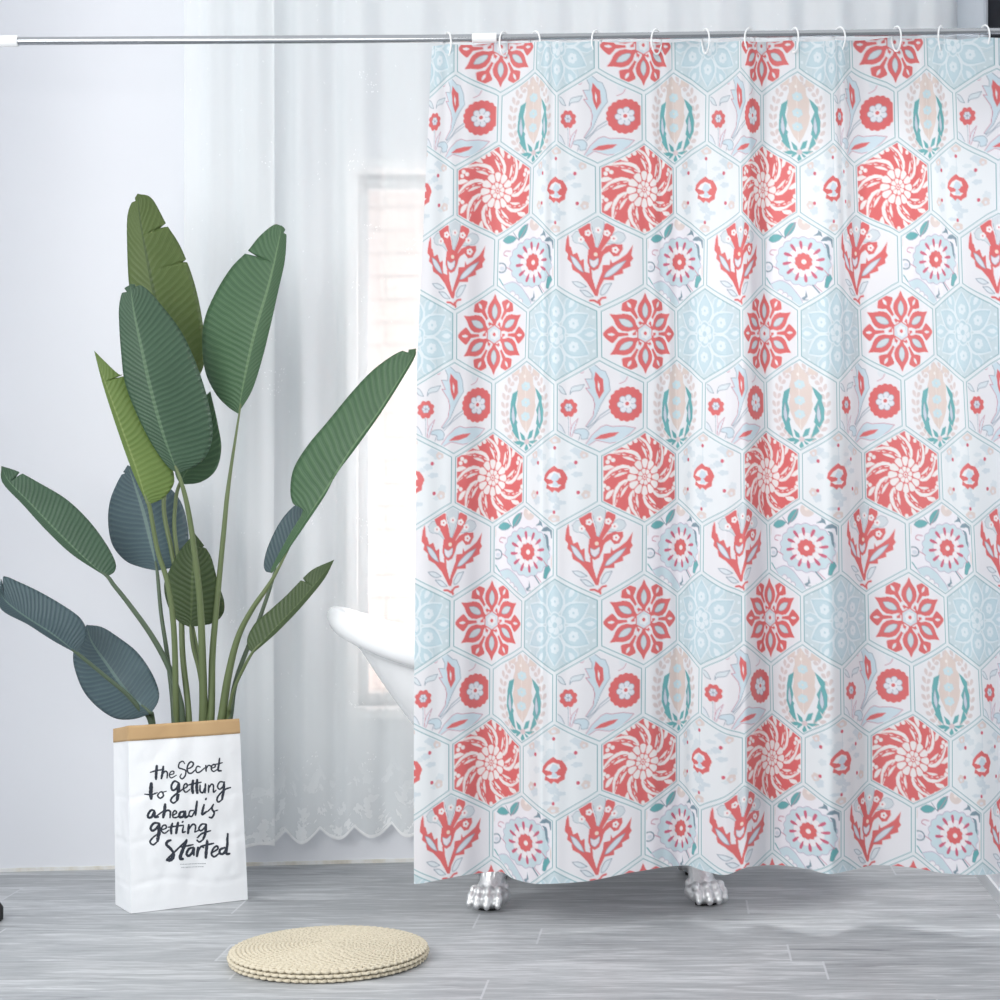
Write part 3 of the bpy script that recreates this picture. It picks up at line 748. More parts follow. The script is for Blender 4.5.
# claw feet
k = N('ornate polished silver'); cc = k.obco(); f = k.noise(cc, 130, 3, .6)
M_claw = k.done(k.bsdf(k.mix(f, lin4((222, 224, 226)), lin4((250, 250, 250))),   .30, .85, .6, bump=f, bstr=.5, bdist=.004))
M_rub = simple('black rubber', (22, 22, 24), .7, nscale=40)
from mathutils import Matrix
def claw(name, x, y, yaw):
    m = MB()
    # local: toes towards -y
    m.ellipsoid((0, .000, .028), (.041, .036, .026)); m.ellipsoid((0, .012, .042), (.033, .030, .028)); m.ellipsoid((0, -.008, .020), (.042, .034, .018))
    for tx, ty, sc, ya in ((-.0315, -.020, .95, -.28), (-.0110, -.030, 1.05, -.08), (.0110, -.030, 1.05, .08), (.0315, -.020, .95, .28)):
        R_ = Matrix.Rotation(ya, 3, 'Z')
        m.ellipsoid((tx*.92, ty+.012, .041), (.0112*sc, .020*sc, .0130*sc), R_ @ Matrix.Rotation(-.35, 3, 'X'))
        m.ellipsoid((tx*1.04, ty-.003, .027), (.0118*sc, .0135*sc, .0155*sc), R_)
        m.ellipsoid((tx*1.08, ty-.010, .016), (.0085*sc, .010*sc, .011*sc), R_)
    for sx in (-1, 1):
        m.ellipsoid((sx*.034, .012, .028), (.010, .020, .016)); m.ellipsoid((sx*.030, .024, .045), (.008, .010, .012))
    # leg rising and leaning in under the tub, fluted
    path = catmull([(0, .012, .042), (0, .026, .075), (0, .036, .11), (0, .066, .15), (0, .105, .19), (0, .135, .22)], 6)
    nn = len(path)
    m.tube(path, [.031-.005*math.sin(PI*min(1, 1.5*i/nn))+.016*(i/nn)**2 for i in range(nn)], 16)
    for q in (-.016, -.0055, .0055, .016):
        pp = [(q*(1-.15*math.sin(PI*i/nn)+.9*(i/nn)**2), p[1]-(.0275-.30*abs(q))-.001+.004*(i/nn), p[2]) for i, p in enumerate(path[:-3])]
        m.tube(pp, .0042, 8)
    m.ellipsoid((0, .072, .165), (.055, .03, .022))
    R_ = Matrix.Rotation(yaw, 3, 'Z')
    m.v = [R_ @ v+Vector((x, y, 0)) for v in m.v]
    o = m.obj(name, M_claw, tub)
    rm = o.modifiers.new('remesh', 'REMESH'); rm.mode = 'VOXEL'; rm.voxel_size = .0026; rm.use_smooth_shade = True
    o['label'] = 'silver lion paw foot'
    d = MB(); d.tube([(0, 0, .0), (0, 0, .012)], [.027, .027], 20)
    d.v = [R_ @ Vector((v.x, v.y*.75-.004, v.z))+Vector((x, y, 0)) for v in d.v]
    autosmooth(d.obj('foot_pad', M_rub, o))
claw('claw_foot', -.262, -.170, -.42); claw('claw_foot', .228, -.170, .42)
claw('claw_foot', -.243, .165, PI+.42); claw('claw_foot', .243, .165, PI-.42)

# ------------------------------------------------------------------ paper bag
M_paper = None
k = N('crumpled white paper'); cc = k.obco(); f = k.noise(cc, 9, 5, .6); f2 = k.noise(cc, 35, 4, .6)
M_paper = k.done(k.bsdf(k.mix(f, lin4((232, 235, 238)), lin4((244, 245, 247))), .7, spec=.2, bump=f2, bstr=.25, bdist=.002))
k = N('brown kraft paper'); cc = k.obco(); f = k.noise(cc, 40, 4, .6); f2 = k.noise(cc, 7, 3)
M_kraft = k.done(k.bsdf(k.mix(f2, lin4((182, 148, 106)), lin4((200, 170, 130))), .75, spec=.2, bump=f, bstr=.2, bdist=.001))
M_ink = simple('dark grey printed ink', (44, 50, 62), .7, nscale=300, namp=.25, bstr=0)
M_ink2 = simple('faint grey printed ink', (150, 154, 160), .7, nscale=300, bstr=0)
FL = Vector((-1.2200, .1220)); FRt = Vector((-.9940, .270)); fd = (FRt-FL); BW = fd.length; fd.normalize(); nd = Vector((-fd.y, fd.x)); BD = .115; BH = .418
bag = empty('paper_bag', (FL.x+fd.x*BW/2+nd.x*BD/2, FL.y+fd.y*BW/2+nd.y*BD/2, 0))
BO = bag.location
tag(bag, 'white paper bag with brown folded top and black handwritten lettering, holding the plant', 'paper bag')
def crumple(s, t, z):
    a = .0045*noise.noise((s*9, t*9, z*7))+.0046*abs(noise.noise((s*13+4, t*13, z*11)))+.002*abs(noise.noise((s*30, t*30+3, z*26)))
    # horizontal folds
    for zz, am in ((.255, .0018), (.155, .0022), (.06, .0022)):
        a -= am*math.exp(-((z-zz-.01*math.sin(s*22))/.005)**2)
    return a
def bag_pt(s, t, z, off=0):
    """s along the front (0..BW), t into depth (0..BD)"""
    fz = z/BH
    sc_r = -.021*fz*(s/BW); sc_l = -.006*fz*(1-s/BW)*(1-t/BD*.2)
    edge = min(s, BW-s, .03)/.03 if t in (0, BD) else min(t, BD-t, .03)/.03
    w = crumple(s, t, z)*(.35+.65*min(1, fz*6))*(.4+.6*min(1, edge+.15))
    s2, t2 = s+sc_r+sc_l, t
    if t <= 0: t2 = -w-off-.004*math.sin(PI*s/BW)*math.sin(PI*min(1, fz))
    elif t >= BD: t2 = BD+w+off
    elif s <= 0: s2 = s2-w-off+.006*math.sin(PI*t/BD)*fz
    else: s2 = s2+w+off-.006*math.sin(PI*t/BD)*fz
    z = z*(1-.045*fz*min(1, max(0, t/BD)))
    return Vector((FL.x+fd.x*s2+nd.x*t2, FL.y+fd.y*s2+nd.y*t2, z))
per = [(BW*i/48, 0) for i in range(48)]+[(BW, BD*i/18) for i in range(18)]+[(BW*(1-i/48), BD) for i in range(48)]+[(0, BD*(1-i/18)) for i in range(18)]
def bag_shell(zs, off, bottom=False):
    m = MB(); vs = [bag_pt(s, t, z, off) for z in zs for (s, t) in per]; n = len(per); fs = []
    for j in range(len(zs)-1):
        for i in range(n): fs.append((j*n+i, j*n+(i+1) % n, (j+1)*n+(i+1) % n, (j+1)*n+i))
    if bottom: fs.append(tuple(range(n))[::-1])
    m.add(vs, fs); return m
zs = [.001+(BH-.001)*j/70 for j in range(71)]
o = autosmooth(bag_shell(zs, 0, True).obj('bag_body', M_paper, bag, BO), 35)
sm = o.modifiers.new('solid', 'SOLIDIFY'); sm.thickness = .001; sm.offset = -1
zc = [BH-.033+(.034)*j/6 for j in range(7)]
o = autosmooth(bag_shell(zc, .0016).obj('folded_cuff', M_kraft, bag, BO), 35); o['label'] = 'brown folded top edge'
sm = o.modifiers.new('solid', 'SOLIDIFY'); sm.thickness = .0028; sm.offset = -1
# lettering: brush strokes read off the bag front, projected on the paper
def px_to_front(px, py):
    # ray from the camera to the front plane of the bag
    dx, dz = (px-PX0)/F, -(py-PY0)/F
    nx, ny = nd.x, nd.y
    D = ((FL.x-0)*nx+(FL.y-CY)*ny)/(dx*nx+ny)
    x, y, z = dx*D, CY+D, H+dz*D
    s = (x-FL.x)*fd.x+(y-FL.y)*fd.y
    fz = z/BH
    # undo the taper of the bag
    s = (s+.006*fz)/(1-.021*fz/BW+.006*fz/BW)
    return s, z
STR = [
 (14,[(116,180),(112,230),(110,280)]),(8,[(68,230),(115,216),(160,210)]),(12,[(162,185),(156,230),(148,276)]),(9,[(150,252),(172,222),(190,232),(188,271)]),
 (7,[(205,247),(235,240),(236,222),(216,225),(205,250),(220,269),(256,250)]),
 (8,[(316,168),(300,150),(276,164),(272,195),(300,206),(322,218),(318,252),(296,275),(281,262),(292,240)]),
 (9,[(328,208),(364,192),(377,166),(357,155),(336,185),(336,225),(360,236),(396,206)]),(8,[(426,192),(406,186),(394,207),(402,230),(426,224),(456,196)]),
 (9,[(463,178),(466,222)]),(7,[(466,205),(480,180),(497,182),(500,192)]),(8,[(502,201),(530,190),(526,172),(508,181),(503,206),(520,223),(549,206)]),
 (11,[(563,128),(556,180),(553,214),(576,218)]),(7,[(524,174),(586,160)]),
 (19,[(76,305),(74,360),(76,420)]),(8,[(30,386),(80,389),(122,374)]),(9,[(138,373),(122,395),(138,413),(161,396),(155,370),(140,372)]),(6,[(158,372),(186,364)]),
 (11,[(270,303),(240,292),(218,325),(226,356),(250,346),(270,307)]),(17,[(270,305),(266,370),(256,428)]),(10,[(256,428),(231,446),(211,430),(226,402),(268,372),(300,347)]),
 (9,[(303,347),(330,330),(325,309),(308,320),(305,350),(322,371),(352,350)]),(15,[(373,285),(368,340),(374,380)]),(15,[(403,280),(400,340),(405,380)]),(9,[(338,320),(385,308),(434,300)]),
 (10,[(425,320),(424,362),(443,373),(456,342)]),(11,[(463,310),(458,376)]),(10,[(486,320),(483,373)]),(9,[(485,347),(505,315),(521,325),(520,370),(541,356)]),
 (9,[(597,300),(566,298),(550,330),(565,350),(589,331),(597,303)]),(13,[(598,298),(593,370),(582,425)]),(10,[(582,425),(556,441),(545,421),(570,382),(606,351),(646,338)]),
 (12,[(100,503),(76,500),(54,530),(57,552),(80,547),(99,510),(101,548),(126,546)]),(8,[(105,546),(162,500)]),(15,[(172,453),(166,500),(156,552)]),(11,[(156,530),(180,500),(205,506),(204,551)]),
 (9,[(219,537),(250,516),(240,500),(225,515),(226,546),(252,548),(272,530)]),(13,[(306,505),(276,515),(272,545),(299,541),(312,507),(315,548),(338,538)]),
 (9,[(378,500),(350,505),(342,535),(365,541),(386,502)]),(12,[(401,433),(393,490),(390,536)]),
 (12,[(452,458),(441,500),(439,529),(470,508)]),(10,[(469,413),(461,425)]),(8,[(472,512),(500,485),(519,456)]),(11,[(519,456),(508,488),(524,518),(510,551),(487,549)]),(7,[(519,508),(552,498)]),
 (12,[(132,592),(95,592),(72,625),(84,646),(110,631),(131,596)]),(17,[(131,594),(131,660),(121,722)]),(10,[(121,722),(91,746),(69,726),(95,692),(141,655)]),
 (9,[(143,642),(180,626),(175,605),(155,612),(148,645),(170,663),(202,640)]),(12,[(223,590),(215,630),(218,669)]),(13,[(263,583),(255,625),(250,666)]),(9,[(193,620),(245,612),(302,604)]),
 (10,[(301,610),(295,654),(317,650)]),(9,[(300,576),(291,585)]),(13,[(341,600),(335,666)]),(10,[(337,640),(369,600),(391,611),(385,656)]),(8,[(385,656),(420,640)]),
 (10,[(466,598),(435,600),(415,630),(430,646),(455,625),(466,600)]),(13,[(466,598),(461,660),(447,712)]),(10,[(447,712),(420,726),(404,706),(430,671),(466,655),(500,645)]),
 (14,[(216,712),(191,722),(184,745),(212,772),(236,803)]),(19,[(236,803),(228,842),(202,862)]),(10,[(202,862),(188,855),(210,830),(260,780),(330,708)]),
 (17,[(328,712),(302,778),(282,838),(304,848)]),(10,[(285,762),(376,745)]),(13,[(378,765),(345,775),(328,810),(344,826),(370,801),(381,768),(381,822)]),
 (14,[(411,763),(404,832)]),(10,[(407,802),(430,760),(452,766)]),(15,[(477,713),(470,780),(465,842)]),(10,[(428,757),(522,735)]),
 (11,[(508,803),(550,776),(545,755),(520,770),(505,810),(525,831),(562,805)]),(12,[(602,765),(570,780),(565,806),(590,809),(611,770)]),(13,[(623,666),(618,740),(611,806),(637,809)]),
]
def strokes_mesh(strokes, name, mat, off):
    m = MB()
    for si, (w, pts) in enumerate(strokes):
        P = catmull([(p[0], p[1], 0) for p in pts], 7); n = len(P); L = []; R = []
        for i, p in enumerate(P):
            t = P[min(i+1, n-1)]-P[max(i-1, 0)]; t.normalize(); nn = Vector((-t.y, t.x, 0))
            e = min(i, n-1-i)/max(1, n-1); ww = w*(.72 if w > 11 else .66)*(.72+.28*min(1, e*5))*(1+.08*math.sin(i*1.7+si))
            for sgn, lst in ((1, L), (-1, R)):
                q = p+nn*ww*sgn; s_, z_ = px_to_front(140+q.x/7.14, 740+q.y/7.14)
                lst.append(bag_pt(min(BW-.002, max(.002, s_)), 0, z_, off+si*1e-6))
        # round ends
        vs = L+R; fs = [(i, n+i, n+i+1, i+1) for i in range(n-1)]
        m.add(vs, fs)
        for e in (0, n-1):
            t = (P[e]-P[1 if e == 0 else n-2]); t.normalize(); nn = Vector((-t.y, t.x, 0)); cap = []
            for q in range(9):
                a_ = -PI/2+PI*q/8; pp = P[e]+t*math.cos(a_)*w*.3+nn*math.sin(a_)*w*.68*.72
                s_, z_ = px_to_front(140+pp.x/7.14, 740+pp.y/7.14); cap.append(bag_pt(min(BW-.002, max(.002, s_)), 0, z_, off+si*1e-6))
            m.add(cap, [tuple(range(9))])
    return m.obj(name, mat, bag, BO)
o = strokes_mesh(STR, 'lettering', M_ink, .0005); o['label'] = 'black brush lettering'
fine = []
rnd = random.Random(2)
for x0, x1, y in ((285, 465, 886), (292, 452, 908)):
    x = x0
    while x < x1:
        l = rnd.uniform(3, 7); yy_ = y-(x-x0)*.03
        fine.append((4.0, [(x, yy_), (min(x+l, x1), yy_-.3)])); x += l+rnd.uniform(3.5, 6)
o = strokes_mesh(fine, 'small_print', M_ink2, .0005); o['label'] = 'tiny grey line of print'

# ------------------------------------------------------------------ plant
def leaf_mat(name, c1, c2, rib):
    k = N(name); tc = k.n('ShaderNodeTexCoord'); sp = k.n('ShaderNodeSeparateXYZ'); k.l(tc.outputs['UV'], sp.inputs[0])
    u, v = sp.outputs[0], sp.outputs[1]            # u: across -1..1 ; v: along, in vein counts
    av = k.math('ABSOLUTE', u)
    ph = k.math('ADD', v, k.math('ADD', k.math('MULTIPLY', av, -3.6), k.math('MULTIPLY', k.noise(k.obco(), 9, 2), 1.6)))
    wv = k.math('ADD', k.math('MULTIPLY', k.math('SINE', k.math('MULTIPLY', ph, 6.2832)), .5), .5)
    fine = k.math('ADD', k.math('MULTIPLY', k.math('SINE', k.math('MULTIPLY', ph, 6.2832*4)), .5), .5)
    nz = k.noise(k.obco(), 14, 3)
    col = k.mix(k.math('ADD', k.math('MULTIPLY', nz, .75), k.math('MULTIPLY', wv, .25)), lin4(c1), lin4(c2))
    col = k.mix(k.math('MULTIPLY', k.math('POWER', wv, 6), .25), col, lin4(rib))
    m = k.math('LESS_THAN', av, .045); col = k.mix(k.math('MULTIPLY', m, .8), col, lin4(rib))
    b = k.bsdf(col, .42, 0, .4, bump=k.math('ADD', wv, k.math('MULTIPLY', fine, .25)), bstr=.45, bdist=.002)
    tl = k.n('ShaderNodeBsdfTranslucent'); k.l(col, tl.inputs[0]); ms = k.n('ShaderNodeMixShader'); ms.inputs[0].default_value = .12
    k.l(b.outputs[0], ms.inputs[1]); k.l(tl.outputs[0], ms.inputs[2]); return k.done(ms)
LM = {
 'green': leaf_mat('deep green leaf', (54, 80, 62), (74, 102, 80), (98, 126, 98)),
 'mid': leaf_mat('fresh green leaf', (60, 92, 64), (80, 112, 80), (104, 134, 96)),
 'olive': leaf_mat('olive green leaf', (78, 98, 50), (98, 116, 64), (66, 86, 46)),
 'light': leaf_mat('yellow green leaf', (90, 116, 56), (112, 134, 70), (130, 148, 88)),
 'slate': leaf_mat('slate blue leaf', (62, 80, 88), (84, 104, 110), (106, 130, 124)),
 'dark': leaf_mat('dark olive leaf', (58, 76, 46), (76, 94, 58), (90, 108, 68)),
}
M_stem = simple('olive green stalk', (98, 112, 74), .5, nscale=20, namp=.12)
M_stem2 = simple('dark green stalk', (76, 92, 72), .5, nscale=20, namp=.12)
plant = empty('banana_leaf_plant', (-1.137, .243, .01)); PO = plant.location
tag(plant, 'tall leafy plant with big paddle shaped leaves standing in the white paper bag', 'plant')
z1 = lambda p: (p[0]*.44, 180+p[1]*.44)
z2 = lambda p: (p[0]*.35, 480+p[1]*.35)
def Dopen(px): return 4.222+(px-129)/109.6*.138+float(np.interp(px, [150, 200, 232], [.05, .045, .018]))
def leaf(conv, mid, left, right, Db, Dt, dl, dr, mat, stem, sw, sconv=z2, veins=22, notches=(), smat=None, lab=None, bow=0.0, cup=.012):
    """outlines run from the leaf's base to its tip"""
    NS, NTt = 240, 9
    def cur(pts): return resample(catmull([(*conv(p), 0) for p in pts], 10), NS)[:, :2]
    Mi, Lf, Rt = cur(mid), cur(left), cur(right)
    vs = []; uv = []; fs = []
    for i in range(NS):
        s = i/(NS-1); Dm = Db+(Dt-Db)*s-bow*math.sin(PI*s)
        for side, E, dd in ((-1, Lf, dl), (1, Rt, dr)):
            wn = np.linalg.norm(E[i]-Mi[i])
            cut = 1.0
            for (sd, s0_, dep, wd_) in notches:
                if sd == side and abs(s-s0_) < wd_: cut = min(cut, 1-dep*(1-abs(s-s0_)/wd_))
            rng = range(NTt, 0, -1) if side < 0 else range(0, NTt+1)
            for j in rng:
                t = j/NTt; p = Mi[i]+(E[i]-Mi[i])*t*cut
                depth = Dm+dd*t*(wn/40)+cup*(t**2)*(wn/40)-cup*.5*t*(wn/40)
                ph = s*veins*1.35-t*3.6
                depth += .0010*math.sin(2*PI*ph)*min(1, 3*t)*min(1, wn/12)
                vs.append(W(p[0], p[1], depth)); uv.append((side*t, s*veins*1.35))
    nr = 2*NTt+1
    for i in range(NS-1):
        for j in range(nr-1): a_ = i*nr+j; fs.append((a_, a_+1, a_+nr+1, a_+nr))
    o = mesh_obj('leaf', vs, fs, LM[mat], plant, PO, uvs=uv)
    sm = o.modifiers.new('solid', 'SOLIDIFY'); sm.thickness = .0007; sm.offset = 0
    if lab: o['label'] = lab
    # stalk, running a little way up the back of the blade
    sp = [sconv(p) for p in stem]
    nS = len(sp); bottom = sp[-1]; top = sp[0]; pts = []
    up = Mi[int(NS*.16)]; pts.append((W(up[0], up[1], Db+(Dt-Db)*.16+.004)))
    ln = np.r_[0, np.cumsum([math.dist(sp[i], sp[i+1]) for i in range(nS-1)])]; ln = ln/ln[-1]
    Do = Dopen(min(233, max(135, bottom[0])))
    for i, p in enumerate(sp): pts.append(W(p[0], p[1], Db+.002+(Do-Db)*ln[i]))
    e = pts[-1]
    if bottom[1] > 712:
        pts.append(Vector((e.x*.7+PO.x*.3, e.y*.7+PO.y*.3, .25))); pts.append(Vector((e.x*.4+PO.x*.6, e.y*.4+PO.y*.6, .02)))
    keep = [pts[0]]
    for p in pts[1:]:
        if (p-keep[-1]).length > .016: keep.append(p)
    cv = catmull(keep, 8); n = len(cv); m = MB(); r0, r1 = sw[0]*1.5, sw[1]*1.45
    m.tube(cv, [(.0015+(r0-.0015)*min(1, i/10))+(r1-r0)*(i/(n-1))**1.3 for i in range(n)], 10)
    m.obj('stalk', smat or M_stem, o, (0, 0, 0) if False else PO).location = (0, 0, 0)
    return o
R_ = lambda a: a[::-1]
# top olive leaf, behind
leaf(z1, R_([(313,34),(318,90),(330,160),(350,260),(380,370),(418,485)]), R_([(313,31),(296,58),(289,90),(289,150),(293,235),(305,310),(345,410),(385,465),(418,485)]),
     R_([(313,31),(345,42),(378,100),(412,155),(442,235),(460,320),(466,390),(456,440),(418,485)]), 4.40, 4.34, .012, .03, 'olive',
     [(418*.44/.35, -(300-(485*.44+180-180))/.35+0) if False else (525, -262), (500,-120),(468,60),(490,200),(515,330),(522,500),(540,690)], (.0028,.006), veins=20, notches=((1,.80,.30,.008),(1,.62,.12,.006),(-1,.965,.5,.012)), lab='olive green topmost leaf', bow=.02)
# tall right leaf
leaf(z1, R_([(640,104),(632,150),(612,240),(580,350),(555,460),(541,531)]), R_([(640,104),(622,102),(590,128),(562,162),(525,200),(488,260),(464,320),(460,380),(468,440),(492,488),(520,517),(541,531)]),
     R_([(640,104),(648,112),(651,130),(647,185),(634,245),(615,330),(595,410),(572,480),(541,531)]), 4.33, 4.27, .03, .02, 'mid',
     [(681,60-60),(655,0),(640,140),(622,330),(607,500),(602,690)][1:], (.0030,.0075), veins=26, notches=((-1,.80,.42,.008),(1,.96,.5,.012)), lab='tall fresh green leaf', bow=.015)
# small leaf hidden behind the big front one
leaf(z1, R_([(478,480),(460,560),(440,630),(408,690)]), R_([(478,480),(440,520),(410,600),(398,660),(408,690)]), R_([(478,480),(494,550),(503,610),(490,660),(455,687),(408,692)]), 4.37, 4.33, .02, .02, 'mid',
     [(513,12),(502,60),(500,160),(530,330),(555,450),(575,560),(590,690)], (.0026,.005), veins=12)
# big front leaf
leaf(z1, R_([(296,238),(304,300),(320,380),(342,480),(370,580),(404,666)]), R_([(296,238),(280,250),(271,285),(271,330),(276,400),(284,460),(310,530),(345,600),(380,650),(404,666)]),
     R_([(296,236),(330,245),(378,298),(415,350),(445,415),(470,490),(483,560),(477,610),(452,645),(404,666)]), 4.24, 4.18, .015, .035, 'green',
     [(519,10),(545,130),(570,330),(578,500),(580,690)], (.0030,.009), veins=28, notches=((-1,.955,.5,.012),(1,.97,.35,.01)), lab='large deep green front leaf', bow=.02)
# slate leaf
leaf(z1, R_([(290,648),(305,690),(330,770),(357,888)]), R_([(290,648),(268,685),(250,730),(246,780),(256,830),(285,865),(320,880),(357,888)]), R_([(290,648),(340,672),(388,702),(415,740),(428,800),(424,850),(400,877),(357,888)]),
     4.36, 4.42, .03, .03, 'slate', [(449,262),(460,380),(475,480),(490,600),(497,690)], (.0026,.005), veins=18, notches=((-1,.93,.4,.01),), smat=M_stem2, lab='round slate blue leaf')
# dark leaf low in the middle
leaf(z2, R_([(556,152),(552,230),(548,320),(545,422)]), R_([(556,152),(515,200),(485,255),(469,300),(480,360),(508,402),(545,422)]), R_([(556,152),(585,190),(605,225),(622,290),(640,345),(637,383),(607,409),(545,420)]),
     4.35, 4.30, .03, .03, 'dark', [(545,420),(552,480),(572,560),(585,690)], (.0024,.005), veins=14, notches=((1,.86,.25,.012),), lab='short dark olive leaf')
# narrow light leaf on the left
leaf(z1, R_([(214,388),(240,465),(272,555),(306,650),(335,739)]), R_([(214,388),(233,462),(262,553),(298,655),(335,739)]), R_([(214,388),(238,412),(268,440),(285,446),(312,482),(345,540),(375,600),(392,655),(395,690),(372,722),(335,739)]),
     4.22, 4.20, -.02, .03, 'light', [(420,60),(428,80),(450,200),(480,300),(498,450),(503,690)], (.0026,.006), veins=22, notches=((1,.80,.5,.007),), lab='narrow yellow green leaf seen from its side')
# long left leaf
leaf(z1, R_([(3,650),(20,685),(65,732),(125,795),(190,858),(242,902)]), R_([(3,650),(6,688),(52,738),(105,796),(165,852),(242,902)]), R_([(3,650),(40,662),(85,686),(150,725),(200,772),(240,825),(262,868),(260,890),(242,902)]),
     4.28, 4.20, -.02, .03, 'green', [(305,274),(325,300),(365,350),(430,440),(480,530),(508,610),(520,690)], (.0026,.007), veins=24, notches=((1,.88,.5,.008),), smat=M_stem2, lab='long green leaf reaching left')
# lower left slate leaf, drooping
leaf(z2, R_([(-2,318),(20,350),(75,393),(145,438),(219,494)]), R_([(-2,318),(4,370),(80,413),(150,458),(219,496)]), R_([(-2,318),(8,276),(60,294),(120,323),(180,358),(228,393),(247,430),(240,465),(219,494)]),
     4.20, 4.10, .02, .03, 'slate', [(219,494),(300,560),(360,610),(400,655),(432,697)], (.0026,.005), veins=20, notches=((1,.90,.35,.01),), smat=M_stem2, lab='drooping slate blue leaf at the far left')
# low slate leaf
leaf(z2, R_([(248,414),(262,462),(305,525),(360,600),(430,667)]), R_([(248,414),(222,450),(209,500),(216,548),(240,605),(280,650),(330,681),(382,683),(430,668)]), R_([(248,414),(290,420),(335,447),(390,490),(430,545),(453,600),(451,635),(430,668)]),
     4.27, 4.33, .03, .03, 'slate', [(428,664),(438,690)], (.0026,.004), veins=20, smat=M_stem2, lab='low slate blue leaf beside the bag top')
# slate leaf behind the right one
leaf(z1, R_([(705,725),(672,790),(640,845),(616,893)]), R_([(705,725),(672,738),(638,775),(611,828),(600,868),(603,888),(616,893)]), R_([(705,725),(690,780),(650,850),(616,893)]),
     4.39, 4.36, .02, .02, 'slate', [(778,288),(740,400),(692,520),(668,600),(655,690)], (.0026,.006), veins=12, smat=M_stem2)
# long right leaf
leaf(z1, R_([(946,383),(925,425),(860,530),(800,612),(745,700),(680,795),(618,893)]), R_([(946,383),(905,392),(850,430),(800,482),(748,545),(698,605),(668,655),(660,700),(666,735),(688,752),(655,810),(618,880),(616,893)]),
     R_([(946,383),(938,412),(872,520),(812,605),(765,668),(738,718),(690,790),(618,894)]), 4.31, 4.24, .03, -.02, 'mid', [(777,286),(720,370),(680,450),(652,560),(632,690)], (.0030,.009), veins=26, notches=((-1,.965,.4,.01),), lab='long green leaf reaching right')
# lower right narrow leaf
leaf(z2, R_([(955,228),(905,292),(845,362),(785,425),(722,494)]), R_([(955,228),(900,252),(870,276),(820,328),(770,373),(730,408),(708,448),(708,478),(722,494)]), R_([(955,228),(925,285),(862,362),(802,425),(762,462),(722,496)]),
     4.26, 4.22, .03, -.01, 'dark', [(722,492),(690,550),(668,600),(656,650),(650,690)], (.0022,.004), veins=18, notches=((-1,.72,.35,.01),), lab='small dark leaf at lower right')

# ------------------------------------------------------------------ woven floor cushion
CXc, CYc, RC = W(329, 900, 3.80).x, 3.80+CY, .192
k = N('woven straw'); cc = k.obco(); f = k.noise(cc, 90, 4, .65); f2 = k.noise(cc, 320, 2)
M_straw = k.done(k.bsdf(k.mix(f, lin4((188, 177, 154)), lin4((224, 216, 198))), .85, spec=.15, bump=f2, bstr=.5, bdist=.002))
cu = empty('straw_cushion', (CXc, CYc, 0)); tag(cu, 'round flat woven straw cushion lying on the floor in front', 'floor cushion')
m = MB()
def braid(rad, z, r, n, ph):     # a ring of braided straw: overlapping slanted strand lumps
    for i in range(n):
        a_ = 2*PI*i/n+ph; tr = Vector((-math.sin(a_), math.cos(a_), 0)); rd = Vector((math.cos(a_), math.sin(a_), 0))
        sg = 1 if i % 2 else -1
        ang = a_+PI/2+sg*.55; R3 = Matrix.Rotation(ang, 3, 'Z') @ Matrix.Rotation(sg*.25, 3, 'X')
        m.ellipsoid(rd*(rad+sg*r*.22)+Vector((0, 0, z)), (r*1.35, r*.62, r*.60), R3, 8, 6)
pitch = .0086; nr = int(RC/pitch)
def ztop(rad): return .028+.006*math.cos(rad/RC*PI/2)-.004*(rad/RC)**6
for q in range(nr):
    rad = RC-.004-pitch*q-.004
    if rad < .004: break
    braid(rad, ztop(rad), .0054, max(6, int(2*PI*rad/.0078)//2*2), q*.37)
for q, zz in enumerate((.0056, .0145, .0225)): braid(RC-.002+.003*(q == 1), zz, .0062, int(2*PI*RC/.0088)//2*2, q*.8)
braid(.001, ztop(0), .006, 4, 0)
core = [(0, .003), (RC-.012, .003), (RC-.006, .012), (RC-.010, .024), (0, .03)]
vs = []; fs = []; ns = 64
for rad, z in core:
    for i in range(ns): vs.append((rad*math.cos(2*PI*i/ns), rad*math.sin(2*PI*i/ns), z))
for j in range(len(core)-1):
    for i in range(ns): fs.append((j*ns+i, j*ns+(i+1) % ns, (j+1)*ns+(i+1) % ns, (j+1)*ns+i))
m.add(vs, fs)
m.obj('woven_mat', M_straw, cu)

# ------------------------------------------------------------------ small black foot cut off by the left edge
m = MB(); fp = W(-6, 921, 4.15)
m.tube([(fp.x, fp.y, .0), (fp.x, fp.y, .004), (fp.x, fp.y, .03), (fp.x, fp.y, .042)], [.014, .0195, .0195, .012], 24)
o = autosmooth(m.obj('furniture_foot', M_rub, origin=(fp.x, fp.y, 0)), 50)
tag(o, 'small black rounded foot on the floor cut off by the left edge', 'furniture foot')

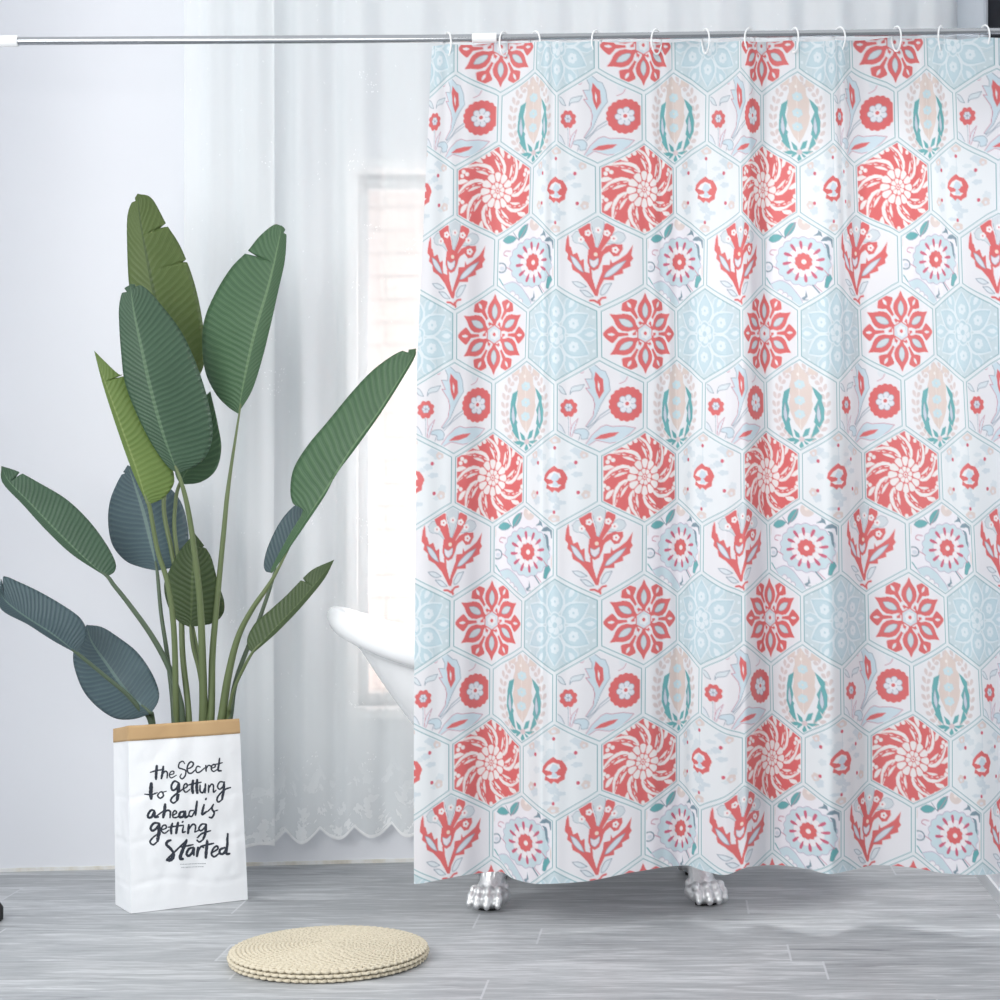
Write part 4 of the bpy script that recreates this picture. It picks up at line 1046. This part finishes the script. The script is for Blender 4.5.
# ------------------------------------------------------------------ light
wd_ = bpy.data.worlds.new('world'); bpy.context.scene.world = wd_; wd_.use_nodes = True; t = wd_.node_tree
bg = t.nodes['Background']; tc = t.nodes.new('ShaderNodeTexCoord'); sp = t.nodes.new('ShaderNodeSeparateXYZ'); t.links.new(tc.outputs['Generated'], sp.inputs[0])
rp = t.nodes.new('ShaderNodeValToRGB'); mr = t.nodes.new('ShaderNodeMapRange'); mr.inputs[1].default_value = -1; mr.inputs[2].default_value = 1
t.links.new(sp.outputs[2], mr.inputs[0]); t.links.new(mr.outputs[0], rp.inputs[0])
e = rp.color_ramp.elements; e[0].position = .42; e[0].color = (.36, .375, .39, 1); e[1].position = .62; e[1].color = (.955, .98, 1.0, 1)
t.links.new(rp.outputs[0], bg.inputs[0]); bg.inputs[1].default_value = .92
def area(name, loc, target, size, energy, col=(1, 1, 1), sy=None):
    l = bpy.data.lights.new(name, 'AREA'); l.energy = energy; l.size = size; l.color = col
    if sy: l.shape = 'RECTANGLE'; l.size_y = sy
    o = bpy.data.objects.new(name, l); C.objects.link(o); o.location = loc
    o.rotation_euler = (Vector(target)-Vector(loc)).to_track_quat('-Z', 'Y').to_euler(); return o
area('softbox', (-2.7, -2.7, 2.5), (-.2, .1, .9), 1.3, 17, (1, .995, .985))
area('wall_wash', (-1.75, -2.2, 1.3), (-.95, .75, .5), 1.5, 24, (1, .995, .985), 1.2)
area('curtain_back_fill', (.48, .42, 1.78), (.46, .40, 0), .35, 13, (1, .995, .985))  # added fill hidden behind the curtain to brighten the floor, not a room lamp
area('window_sun', (-.2, 1.12, .75), (-.2, 2.1, .7), 1.5, 35, (1, .97, .94), .6)
area('window_glow', (-.35, 1.3, 1.1), (-.35, .3, .9), 1.0, 6, (1, .99, .98))
sc = bpy.context.scene
sc.view_settings.view_transform = 'Standard'; sc.view_settings.look = 'None'; sc.view_settings.exposure = 0.31
sc.cycles.max_bounces = 8; sc.cycles.transparent_max_bounces = 12; sc.cycles.use_denoising = True
sc.cycles.sample_clamp_indirect = 6
